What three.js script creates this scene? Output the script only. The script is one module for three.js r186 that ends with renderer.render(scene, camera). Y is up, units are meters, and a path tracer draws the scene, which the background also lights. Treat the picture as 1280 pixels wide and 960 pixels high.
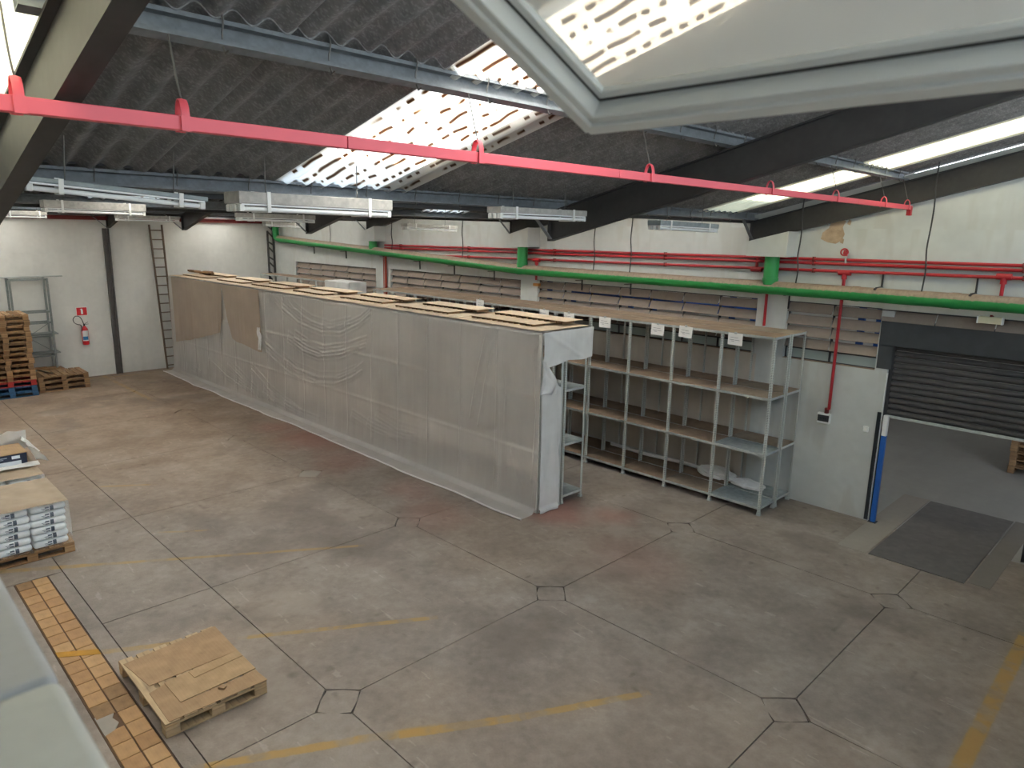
import * as THREE from 'three';
import { mergeGeometries, toCreasedNormals } from 'three/addons/utils/BufferGeometryUtils.js';
import { RoundedBoxGeometry } from 'three/addons/geometries/RoundedBoxGeometry.js';

// ---------------------------------------------------------------- camera, sky, sun, exposure
const scene = new THREE.Scene();
const EYE = new THREE.Vector3(0, 4.4, 0), FPX = 880.4;
const camera = new THREE.PerspectiveCamera(THREE.MathUtils.radToDeg(2 * Math.atan(480 / FPX)), 1280 / 960, 0.05, 200);
camera.position.copy(EYE);
camera.rotation.set(THREE.MathUtils.degToRad(-12.18), THREE.MathUtils.degToRad(45.08), THREE.MathUtils.degToRad(1.06), 'YXZ');
camera.focus = 9; camera.userData.fStop = 5.6;
camera.updateMatrixWorld(true);

const SUN = new THREE.Vector3(-0.42, 0.86, 0.28).normalize();
{ // hazy bright sky: whiter towards the horizon, even all round
  const w = 64, h = 32, d = new Float32Array(w * h * 4);
  for (let j = 0; j < h; j++) for (let i = 0; i < w; i++) {
    const up = Math.max(0, Math.sin(((j + 0.5) / h - 0.5) * Math.PI)), t = Math.pow(up, 0.5), k = (j * w + i) * 4;
    d[k] = 0.95 + (0.50 - 0.95) * t; d[k + 1] = 0.97 + (0.69 - 0.97) * t; d[k + 2] = 1.0 + (0.95 - 1.0) * t; d[k + 3] = 1;
  }
  const t = new THREE.DataTexture(d, w, h, THREE.RGBAFormat, THREE.FloatType);
  t.mapping = THREE.EquirectangularReflectionMapping; t.magFilter = t.minFilter = THREE.LinearFilter; t.colorSpace = THREE.LinearSRGBColorSpace; t.needsUpdate = true;
  scene.background = t; scene.backgroundIntensity = 3.4;
}
const sun = new THREE.DirectionalLight(new THREE.Color(1, 0.985, 0.965), 26);
sun.name = 'sun';
sun.position.copy(SUN).multiplyScalar(40).add(new THREE.Vector3(-10, 0, -6));
sun.target.position.set(-10, 0, -6);
sun.castShadow = true;
Object.assign(sun.shadow.camera, { left: -20, right: 20, top: 20, bottom: -20, near: 1, far: 90 });
sun.shadow.mapSize.set(4096, 4096);
scene.add(sun, sun.target);

const renderer = new THREE.WebGLRenderer({ antialias: true });
renderer.toneMapping = THREE.LinearToneMapping;
renderer.toneMappingExposure = 1.85;
renderer.shadowMap.enabled = true;

// ---------------------------------------------------------------- pixel of the photograph -> point on a known plane
const camM = camera.matrixWorld.clone().setPosition(0, 0, 0);
const ray = (px, py) => new THREE.Vector3((px - 640) / FPX, -(py - 480) / FPX, -1).applyMatrix4(camM);
const onX = (px, py, x) => { const d = ray(px, py); return d.multiplyScalar(x / d.x).add(EYE); };
const onY = (px, py, y) => { const d = ray(px, py); return d.multiplyScalar((y - EYE.y) / d.y).add(EYE); };
const onZ = (px, py, z) => { const d = ray(px, py); return d.multiplyScalar(z / d.z).add(EYE); };

// ---------------------------------------------------------------- random numbers, noise, textures
let seed = 12345;
const rnd = () => { seed = (seed * 1664525 + 1013904223) >>> 0; return seed / 4294967296; };
const rr = (a, b) => a + (b - a) * rnd();
const h2 = (x, y) => { let n = (Math.imul(x | 0, 374761393) + Math.imul(y | 0, 668265263)) | 0; n = Math.imul(n ^ (n >>> 13), 1274126177); return ((n ^ (n >>> 16)) >>> 0) / 4294967296; };
function vn(x, y, per = 0) {
  const ix = Math.floor(x), iy = Math.floor(y); let fx = x - ix, fy = y - iy;
  fx = fx * fx * (3 - 2 * fx); fy = fy * fy * (3 - 2 * fy);
  const w = (a) => per ? ((a % per) + per) % per : a;
  const a = h2(w(ix), w(iy)), b = h2(w(ix + 1), w(iy)), c = h2(w(ix), w(iy + 1)), d = h2(w(ix + 1), w(iy + 1));
  return a + (b - a) * fx + (c - a) * fy + (a - b - c + d) * fx * fy;
}
function fbm(x, y, o = 4, per = 0) { let s = 0, a = 0.5, t = 0; for (let i = 0; i < o; i++) { s += a * vn(x, y, per); t += a; x *= 2; y *= 2; per *= 2; a *= 0.5; } return s / t; }
const clamp = (v, a = 0, b = 1) => Math.min(b, Math.max(a, v));
const sstep = (a, b, v) => { const t = clamp((v - a) / (b - a)); return t * t * (3 - 2 * t); };
const lerp = (a, b, t) => a + (b - a) * t;
const mix3 = (a, b, t) => [lerp(a[0], b[0], t), lerp(a[1], b[1], t), lerp(a[2], b[2], t)];
function dataTex(w, h, fn, srgb = true, repeat = true) {
  const d = new Uint8Array(w * h * 4);
  for (let j = 0; j < h; j++) for (let i = 0; i < w; i++) {
    const c = fn(i / w, j / h, i, j), k = (j * w + i) * 4;
    d[k] = clamp(c[0], 0, 255); d[k + 1] = clamp(c[1], 0, 255); d[k + 2] = clamp(c[2], 0, 255); d[k + 3] = 255;
  }
  const t = new THREE.DataTexture(d, w, h);
  t.magFilter = THREE.LinearFilter; t.minFilter = THREE.LinearMipmapLinearFilter; t.generateMipmaps = true;
  if (srgb) t.colorSpace = THREE.SRGBColorSpace;
  if (repeat) t.wrapS = t.wrapT = THREE.RepeatWrapping;
  t.needsUpdate = true;
  return t;
}
function canvasTex(w, h, draw) {
  const c = document.createElement('canvas'); c.width = w; c.height = h;
  draw(c.getContext('2d'), w, h);
  const t = new THREE.CanvasTexture(c); t.colorSpace = THREE.SRGBColorSpace;
  return t;
}
const rep = (t, u, v = u) => { const c = t.clone(); c.repeat.set(u, v); c.needsUpdate = true; return c; };

// floor of the hall: one map laid over x -24..2, z -14..-1 (metres)
const FX0 = -24, FXW = 26, FZ0 = -13, FZW = 13;
const lineD = (x, z, a) => { const dx = a[2] - a[0], dz = a[3] - a[1], L = Math.hypot(dx, dz); const t = ((x - a[0]) * dx + (z - a[1]) * dz) / (L * L); return [t, Math.abs((x - a[0]) * dz - (z - a[1]) * dx) / L, L]; };
const yellows = [ // x0 z0 x1 z1 width strength
  [-7.72, -1.66, -7.35, -2.3, 0.085, 0.55], [-6.95, -2.9, -5.9, -4.6, 0.075, 0.62],
  [-5.35, -1.8, -4.75, -2.9, 0.09, 0.85], [-4.75, -2.9, -4.4, -3.5, 0.10, 0.45], [-4.55, -3.2, -3.98, -4.15, 0.10, 0.92], [-3.95, -4.2, -3.4, -5.25, 0.085, 0.72],
  [-10.6, -1.15, -10.0, -2.1, 0.1, 0.62], [-10.0, -2.1, -8.1, -5.05, 0.07, 0.5],
  [-13.05, -3.1, -12.6, -3.75, 0.07, 0.4], [-10.45, -3.15, -10.05, -3.7, 0.06, 0.4], [-16.2, -2.6, -15.8, -3.2, 0.06, 0.3],
  [-0.93, -5.2, -0.98, -9.3, 0.13, 0.8], [-23.1, -5.86, -18.9, -5.88, 0.11, 0.42], [-23.0, -5.0, -22.6, -6.9, 0.12, 0.35]];
const reds = [[-7.0, -8.1, 0.55, 0.5], [-8.3, -6.6, 0.6, 0.22], [-9.4, -6.9, 0.5, 0.25], [-13.2, -7.1, 0.7, 0.4], [-14.6, -7.0, 0.5, 0.35], [-6.4, -8.6, 0.4, 0.35], [-11.5, -7.0, 0.7, 0.25], [-5.2, -7.6, 0.7, 0.15]];
const floorMap = dataTex(2048, 1024, (u, v) => {
  const x = FX0 + u * FXW, z = FZ0 + v * FZW;
  const wx = x + 0.5 * fbm(x * 0.9, z * 0.9, 2), wz = z + 0.5 * fbm(x * 0.9 + 40, z * 0.9, 2);
  const big = fbm(wx * 0.45 + 9, wz * 0.45 + 3, 3), mid = fbm(wx * 1.7, wz * 1.7, 4), fine = fbm(x * 14, z * 14, 3), speck = h2(Math.floor(x * 90), Math.floor(z * 90));
  let c = mix3([139, 130, 122], [147, 135, 124], sstep(0.35, 0.65, big));
  const far = sstep(-9, -17, x + 2.5 * (mid - 0.5));       // brown dust trodden in near the store end
  c = mix3(c, [151, 128, 106], 0.65 * far);
  const m = (mid - 0.5) * 44 + (fine - 0.5) * 22 + (speck - 0.5) * 7;
  c = c.map((q) => q + m);
  const scr = vn(x * 3 + z * 1.5, z * 30 - x * 2); if (scr > 0.93 && mid > 0.45) c = c.map((q) => q + 16);
  const spot = vn(x * 5.5 + 100, z * 5.5); if (spot > 0.93) c = c.map((q) => q - 22 * (spot - 0.93) / 0.07);
  const pale = sstep(0.66, 0.8, fbm(x * 1.1 + 70, z * 1.1 + 20, 4)); c = mix3(c, [168, 158, 148], 0.4 * pale);
  const dark = sstep(0.62, 0.78, fbm(x * 0.8 + 170, z * 0.8 + 120, 4)); c = mix3(c, [98, 88, 80], 0.35 * dark);
  for (const r of reds) { const d = Math.hypot((x - r[0]) / 1.3, z - r[1]) / r[2]; if (d < 1.4) c = mix3(c, [172, 108, 98], r[3] * (1 - sstep(0.2, 1.3, d + 0.8 * (mid - 0.5)))); }
  for (const y of yellows) {
    const [t, d, L] = lineD(x, z, y);
    if (t > -0.1 / L && t < 1 + 0.1 / L && d < y[4]) {
      const wear = sstep(0.30, 0.62, fbm(x * 6 + 5, z * 6, 4)), edge = 1 - sstep(y[4] * 0.42, y[4] * 0.62, d + 0.02 * (fine - 0.5));
      c = mix3(c, [182, 142, 72], y[5] * edge * (0.35 + 0.65 * wear) * (t < 0 || t > 1 ? 0.3 : 1));
    }
  }
  return c;
}, true, false);
const fineBump = dataTex(256, 256, (u, v) => { const n = fbm(u * 32, v * 32, 4, 32) * 255; return [n, n, n]; }, false);
const wallMap = dataTex(512, 512, (u, v) => {
  const a = fbm(u * 6, v * 6, 5, 6), b = fbm(u * 40, v * 40, 2, 40), s = fbm(u * 24, v * 3, 3, 24);
  const k = (a - 0.5) * 16 + (b - 0.5) * 7 + (s - 0.5) * 8; return [227 + k, 227 + k, 225 + k];
});
const dirtyWallMap = dataTex(512, 512, (u, v) => {
  const a = fbm(u * 5, v * 5, 5, 5), b = fbm(u * 40, v * 40, 2, 40), st = sstep(0.58, 0.75, fbm(u * 18 + 3, v * 3, 4, 18));
  const k = (a - 0.5) * 22 + (b - 0.5) * 8; return mix3([225 + k, 226 + k, 224 + k], [204, 200, 192], 0.4 * st);
});
const woodMap = dataTex(512, 256, (u, v) => {
  const g = fbm(u * 4, v * 60, 4, 4) , r = vn(u * 3, v * 14 + 3 * fbm(u * 4, v * 4, 2)), b = fbm(u * 8, v * 8, 3, 8);
  const k = (g - 0.5) * 60 + (b - 0.5) * 34 + (r - 0.5) * 16; return [222 + k, 216 + k, 206 + k * 0.9];
});
const galvMap = dataTex(256, 256, (u, v) => { const k = (fbm(u * 16, v * 16, 4, 16) - 0.5) * 46; return [214 + k, 216 + k, 214 + k]; });
const dustMap = dataTex(512, 512, (u, v) => { const a = fbm(u * 8, v * 8, 5, 8), b = fbm(u * 60, v * 60, 2, 60); const k = (a - 0.5) * 40 + (b - 0.5) * 16; return [206 + k, 194 + k, 181 + k]; });
const soilMap = dataTex(512, 512, (u, v) => { const a = fbm(u * 10, v * 10, 5, 10), b = fbm(u * 64, v * 64, 2, 64), w = sstep(0.62, 0.8, vn(u * 128, v * 128)); const k = (a - 0.5) * 50 + (b - 0.5) * 34 + 22 * w; return [192 + k, 192 + k, 192 + k]; });
const filmMap = dataTex(512, 512, (u, v) => { const a = fbm(u * 6, v * 6, 5, 6), s = fbm(u * 50, v * 5, 3, 50); const k = (a - 0.5) * 34 + (s - 0.5) * 9; return [240 + k, 237 + k, 232 + k]; });
const kraftMap = dataTex(256, 256, (u, v) => { const a = fbm(u * 8, v * 8, 4, 8), s = fbm(u * 4, v * 80, 2, 4); const k = (a - 0.5) * 34 + (s - 0.5) * 14; return [224 + k, 214 + k, 196 + k]; });
// fibreglass skylight: cream sheet, brown lichen dashes lying in the troughs of the corrugation
const glassFibreMap = dataTex(1024, 512, (u, v) => { // u: 3 m along the slope, v: 16 rows of dashes
  const w = v * 16, row = Math.floor(w), f = w - row;
  const tr = Math.exp(-(((f - 0.5 - 0.2 * (vn(u * 20, row * 7.3) - 0.5)) / 0.085) ** 2));
  const on = sstep(0.44, 0.56, vn(u * 58 + row * 31.7, row * 3.1)) * sstep(0.08, 0.3, vn(u * 7 + row * 11.3, 5.5 + row));
  const k = (fbm(u * 12, v * 24, 3, 12) - 0.5) * 26;
  return mix3([250 + k * 0.3, 248 + k * 0.6, 243 + k], [84, 50, 14], clamp(tr * on * 1.4));
});
const holesMap = canvasTex(64, 256, (g, w, h) => { // slotted angle: two rows of slots, 0.32 m tall
  g.fillStyle = '#d4d6d2'; g.fillRect(0, 0, w, h);
  g.fillStyle = '#5c5e5c'; for (let i = 0; i < 8; i++) { g.fillRect(18, i * 32 + 6, 12, 18); g.fillRect(40, i * 32 + 20, 8, 8); }
});
holesMap.wrapS = holesMap.wrapT = THREE.RepeatWrapping;

// ---------------------------------------------------------------- materials
const std = (color, o = {}) => new THREE.MeshStandardMaterial({ color, roughness: 0.8, metalness: 0, ...o });
const phy = (color, o = {}) => new THREE.MeshPhysicalMaterial({ color, roughness: 0.6, metalness: 0, ...o });
const M = {
  floor: std('#efece9', { map: floorMap, roughness: 0.62, bumpMap: rep(fineBump, 60, 30), bumpScale: 0.0015 }),
  joint: std('#3a332d', { roughness: 1 }),
  patch: std('#a89f95', { map: rep(wallMap, 0.6), roughness: 0.8 }),
  patch2: std('#847d76', { map: rep(wallMap, 0.6), roughness: 0.8 }),
  annexFloor: std('#a8a5a0', { map: rep(wallMap, 0.3), roughness: 0.55 }),
  steelPlate: std('#77716f', { map: rep(galvMap, 0.8), roughness: 0.6 }),
  tileA: std('#bf9a6e', { map: rep(kraftMap, 2), roughness: 0.6 }), tileB: std('#b58e62', { map: rep(kraftMap, 2.3), roughness: 0.6 }), tileC: std('#c5a277', { map: rep(kraftMap, 1.7), roughness: 0.6 }), tileD: std('#a98c68', { map: rep(dustMap, 2), roughness: 0.8 }),
  grout: std('#5d4632', { roughness: 1 }),
  yellow: std('#d9a51c', { map: rep(dustMap, 1.5), roughness: 0.7 }),
  wall: std('#f1f0ec', { map: rep(wallMap, 0.28), roughness: 0.85 }),
  wallDirty: std('#d9dbd9', { map: rep(dirtyWallMap, 0.22), roughness: 0.85 }),
  bare: std('#d6c6b2', { map: rep(dustMap, 2), roughness: 1 }),
  roof: std('#a09f9f', { map: rep(soilMap, 0.9), roughness: 0.95 }),
  skylight: phy('#ffffff', { map: rep(glassFibreMap, 1 / 3, 1 / 1.416), roughness: 1, transmission: 0.72, thickness: 0 }),
  skylightOld: phy('#fcf8e8', { map: rep(wallMap, 0.5), roughness: 1, transmission: 0.6, thickness: 0 }),
  steelDark: std('#403e3e', { map: rep(galvMap, 1.2), roughness: 0.6 }),
  purlin: std('#8e9298', { map: rep(galvMap, 2), roughness: 0.5, metalness: 0.25 }),
  wire: std('#6a6865', { roughness: 0.5, metalness: 0.5 }),
  redTray: std('#dd5560', { roughness: 0.45 }),
  redPipe: std('#a81f28', { roughness: 0.4 }),
  redDark: std('#6e2420', { roughness: 0.7 }),
  rust: std('#9a3a26', { roughness: 0.7 }),
  brass: std('#b0783c', { roughness: 0.5, metalness: 0.4 }),
  galv: std('#d3d6d3', { map: rep(galvMap, 1.5), roughness: 0.5 }),
  columnSteel: std('#66625f', { map: rep(galvMap, 1.2), roughness: 0.6 }),
  paleSteel: std('#f1f2f0', { map: rep(galvMap, 1.5), roughness: 0.5 }),
  greySteel: std('#9aa09e', { map: rep(galvMap, 1.5), roughness: 0.5 }),
  slotted: std('#eceeeb', { map: holesMap, roughness: 0.5 }),
  dust: std('#b3a291', { map: rep(dustMap, 0.7), roughness: 1 }),
  dustHalf: std('#b5aca0', { map: rep(dustMap, 0.9), roughness: 0.9 }),
  shelfClean: std('#a9b0b0', { map: rep(galvMap, 1.3), roughness: 0.6 }),
  louvre: std('#a5968b', { map: rep(wallMap, 1.1), roughness: 0.95 }),
  frameDark: std('#39383a', { roughness: 0.7 }),
  doorSlat: std('#504d4e', { map: rep(galvMap, 2), roughness: 0.6, metalness: 0.1 }),
  lintel: std('#43474b', { map: rep(galvMap, 0.6), roughness: 0.55 }),
  white: std('#e8e9e6', { roughness: 0.5 }),
  black: std('#23262a', { roughness: 0.7 }),
  blue: std('#1f62b4', { roughness: 0.5 }),
  blueRack: std('#1d4c9a', { roughness: 0.6 }),
  paper: std('#f1eee8', { roughness: 0.9 }),
  film: phy('#fdfcfb', { map: rep(filmMap, 0.22), roughness: 0.30, transmission: 0.64, thickness: 0 }),
  filmBrown: phy('#b8a898', { map: rep(filmMap, 0.3), roughness: 0.6, transmission: 0.28, thickness: 0 }),
  filmBlue: phy('#f6f8fa', { map: rep(filmMap, 0.5), roughness: 0.5, transmission: 0.14, thickness: 0 }),
  wrap: phy('#ffffff', { roughness: 0.12, transmission: 0.94, thickness: 0 }),
  wrapDusty: phy('#b5a288', { map: rep(filmMap, 1), roughness: 0.7, transmission: 0.2, thickness: 0 }),
  filmBack: phy('#ddd6cc', { map: rep(filmMap, 0.4), roughness: 0.6, transmission: 0.25, thickness: 0 }),
  glass: phy('#f4f8f8', { roughness: 0.04, transmission: 1, thickness: 0, ior: 1.5 }),
  dustyGlass: phy('#e6e1d8', { roughness: 0.58, transmission: 0.84, thickness: 0, ior: 1.45 }),
  riserSheet: phy('#f3f0e8', { roughness: 1, transmission: 0.6, thickness: 0 }),
  louvreGlass: phy('#b9c6c2', { roughness: 0.4, transmission: 0.3, thickness: 0 }),
  sash: std('#eceeec', { roughness: 0.35 }),
  gasket: std('#4a4a48', { roughness: 0.8 }),
  sillA: std('#c4c3c4', { map: rep(wallMap, 2), roughness: 0.6 }), sillB: std('#d5d4ce', { map: rep(wallMap, 2), roughness: 0.6 }),
  tube: std('#f0f2f2', { roughness: 0.25 }), fixture: std('#cfcac4', { map: rep(galvMap, 2), roughness: 0.6 }), fixtureBlue: std('#aab4b8', { map: rep(galvMap, 2), roughness: 0.45 }),
  green: std('#2a8a46', { roughness: 0.4 }),
  wood: [std('#b99670', { map: rep(woodMap, 0.9, 1) }), std('#a98662', { map: rep(woodMap, 0.9, 1) }), std('#c4a27c', { map: rep(woodMap, 0.9, 1) }), std('#997652', { map: rep(woodMap, 0.9, 1) })],
  woodOld: [std('#a98a68', { map: rep(woodMap, 0.9, 1) }), std('#97795a', { map: rep(woodMap, 0.9, 1) })],
  woodNew: [std('#cfb898', { map: rep(woodMap, 0.9, 1) }), std('#c4ab89', { map: rep(woodMap, 0.9, 1) })],
  woodBlue: [std('#3a6ea0', { map: rep(woodMap, 0.9, 1) })], woodRed: [std('#b93232', { map: rep(woodMap, 0.9, 1) })],
  ladder: std('#7a6a58', { map: rep(woodMap, 1, 1) }),
  kraft: std('#b79c80', { map: rep(kraftMap, 1.5) }), kraftB: std('#bfa688', { map: rep(kraftMap, 1.5) }), kraftPale: std('#f2e6d8', { map: rep(kraftMap, 0.8) }), kraftPale2: std('#ebdccb', { map: rep(kraftMap, 0.8) }),
  extRed: std('#c8141e', { roughness: 0.3 }),
  cream: std('#d8d0b0', { roughness: 0.6 }),
};
// green pipe with settled dust: u runs round the pipe (0.25 = top), v along it
M.greenDusty = std('#ffffff', { roughness: 0.5, map: dataTex(256, 512, (u, v) => {
  const a = Math.abs(((u - 0.25 + 0.5 + 1) % 1) - 0.5), n = 0.03 * (fbm(u * 8, v * 40, 3, 8) - 0.5), k = (fbm(u * 16, v * 64, 3, 16) - 0.5) * 26;
  return mix3([142 + k, 124 + k, 106 + k], [36 + k * 0.3, 134 + k * 0.4, 66 + k * 0.3], sstep(0.207, 0.226, a + n));
}) });

// ---------------------------------------------------------------- geometry helpers
function uvm(g) { // box-projected uv in metres
  if (g.index) g = g.toNonIndexed();
  const p = g.attributes.position, n = g.attributes.normal, uv = new Float32Array(p.count * 2);
  for (let i = 0; i < p.count; i += 3) {
    let nx = 0, ny = 0, nz = 0;
    for (let k = 0; k < 3; k++) { nx += Math.abs(n.getX(i + k)); ny += Math.abs(n.getY(i + k)); nz += Math.abs(n.getZ(i + k)); }
    for (let k = 0; k < 3; k++) {
      const x = p.getX(i + k), y = p.getY(i + k), z = p.getZ(i + k), q = (i + k) * 2;
      if (ny >= nx && ny >= nz) { uv[q] = x; uv[q + 1] = z; } else if (nx >= nz) { uv[q] = z; uv[q + 1] = y; } else { uv[q] = x; uv[q + 1] = y; }
    }
  }
  g.setAttribute('uv', new THREE.BufferAttribute(uv, 2));
  return g;
}
const strip = (g) => { if (g.index) g = g.toNonIndexed(); for (const k of Object.keys(g.attributes)) if (!['position', 'normal', 'uv'].includes(k)) g.deleteAttribute(k); return g; };
const box = (w, h, d, x = 0, y = 0, z = 0) => uvm(new THREE.BoxGeometry(w, h, d).translate(x, y, z));
const bx = (x0, x1, y0, y1, z0, z1) => box(x1 - x0, y1 - y0, z1 - z0, (x0 + x1) / 2, (y0 + y1) / 2, (z0 + z1) / 2);
const rbx = (x0, x1, y0, y1, z0, z1, r = 0.01, s = 2) => uvm(new RoundedBoxGeometry(x1 - x0, y1 - y0, z1 - z0, s, r).translate((x0 + x1) / 2, (y0 + y1) / 2, (z0 + z1) / 2));
const V = (x, y, z) => new THREE.Vector3(x, y, z);
function bar(a, b, w, h = w) { // rectangular bar from a to b
  const L = a.distanceTo(b), g = new THREE.BoxGeometry(w, h, L);
  const m = new THREE.Matrix4().lookAt(b, a, Math.abs(b.clone().sub(a).normalize().y) > 0.95 ? V(1, 0, 0) : V(0, 1, 0));
  g.applyMatrix4(m).translate((a.x + b.x) / 2, (a.y + b.y) / 2, (a.z + b.z) / 2);
  return uvm(g);
}
function rod(a, b, r, seg = 10) {
  const L = a.distanceTo(b), g = new THREE.CylinderGeometry(r, r, L, seg);
  g.applyQuaternion(new THREE.Quaternion().setFromUnitVectors(V(0, 1, 0), b.clone().sub(a).normalize())).translate((a.x + b.x) / 2, (a.y + b.y) / 2, (a.z + b.z) / 2);
  return strip(g);
}
const tube = (pts, r, n = 32, seg = 8) => strip(new THREE.TubeGeometry(new THREE.CatmullRomCurve3(pts), n, r, seg));
const lathe = (pr, seg = 20) => strip(new THREE.LatheGeometry(pr.map(([x, y]) => new THREE.Vector2(x, y)), seg));
const merge = (a) => { a = [].concat(a); return a.length === 1 ? a[0] : mergeGeometries(a.map(strip)); };
function extr(pts, d, holes = [], bevel = 0) { // outline in x,y extruded along +z
  const s = new THREE.Shape(pts.map(([x, y]) => new THREE.Vector2(x, y)));
  for (const h of holes) s.holes.push(new THREE.Path(h.map(([x, y]) => new THREE.Vector2(x, y))));
  return uvm(new THREE.ExtrudeGeometry(s, { depth: d, bevelEnabled: bevel > 0, bevelSize: bevel, bevelThickness: bevel, bevelSegments: 1, curveSegments: 8 }));
}
const rect = (x0, x1, y0, y1) => [[x0, y0], [x1, y0], [x1, y1], [x0, y1]];

const taken = new Map();
function numbered(n) { const k = taken.get(n) ?? 0; taken.set(n, k + 1); return k ? `${n}_${String(k).padStart(3, '0')}` : n; }
function mesh(name, g, m, parent) {
  const o = new THREE.Mesh(merge(g), m); o.castShadow = o.receiveShadow = true;
  o.name = parent === scene ? numbered(name) : name; parent.add(o); return o;
}
function thing(name, label, category, [x, y, z] = [0, 0, 0], turn = 0, group) {
  const o = new THREE.Group(); o.name = numbered(name); o.position.set(x, y, z); o.rotation.y = turn;
  o.userData = { label, category }; if (group) o.userData.group = group;
  scene.add(o); return o;
}
function tag(o, label, category, group) { o.userData = { label, category }; if (group) o.userData.group = group; return o; }
function struct(name, label, category) { const o = new THREE.Group(); o.name = name; o.userData = { kind: 'structure', label, category }; scene.add(o); return o; }
function structMesh(name, g, m, label, category) { const o = mesh(name, g, m, scene); o.userData = { kind: 'structure', label, category }; return o; }
function dup(src, [x, y, z], turn = 0, label, group) {
  const r = src.clone(); r.name = numbered(src.name.replace(/_\d{3}$/, '')); r.userData = { ...src.userData };
  r.position.set(x, y, z); r.rotation.y = turn; if (label) r.userData.label = label; if (group) r.userData.group = group; scene.add(r); return r;
}

const ORD = ['first', 'second', 'third', 'fourth', 'fifth', 'sixth', 'seventh', 'eighth', 'ninth', 'tenth', 'eleventh', 'twelfth', 'thirteenth', 'fourteenth', 'fifteenth'];
// ---------------------------------------------------------------- sizes of the hall (metres)
const XL = -23.2, XR = 0.55, ZB = -11.5, ZF = -0.12, PITCH = 5.77, XV = -5.8, SL = 0.249;
const valley = (k) => XV - PITCH * (k - 1);                       // bay 1 is over the camera, bay 4 ends at the far wall
const RAFT = 4.30, SHEET = 4.775;                                  // height of rafter underside and of the sheets at the valley
const RAFTZ = [-0.85, -6.40, -11.44];

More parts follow.
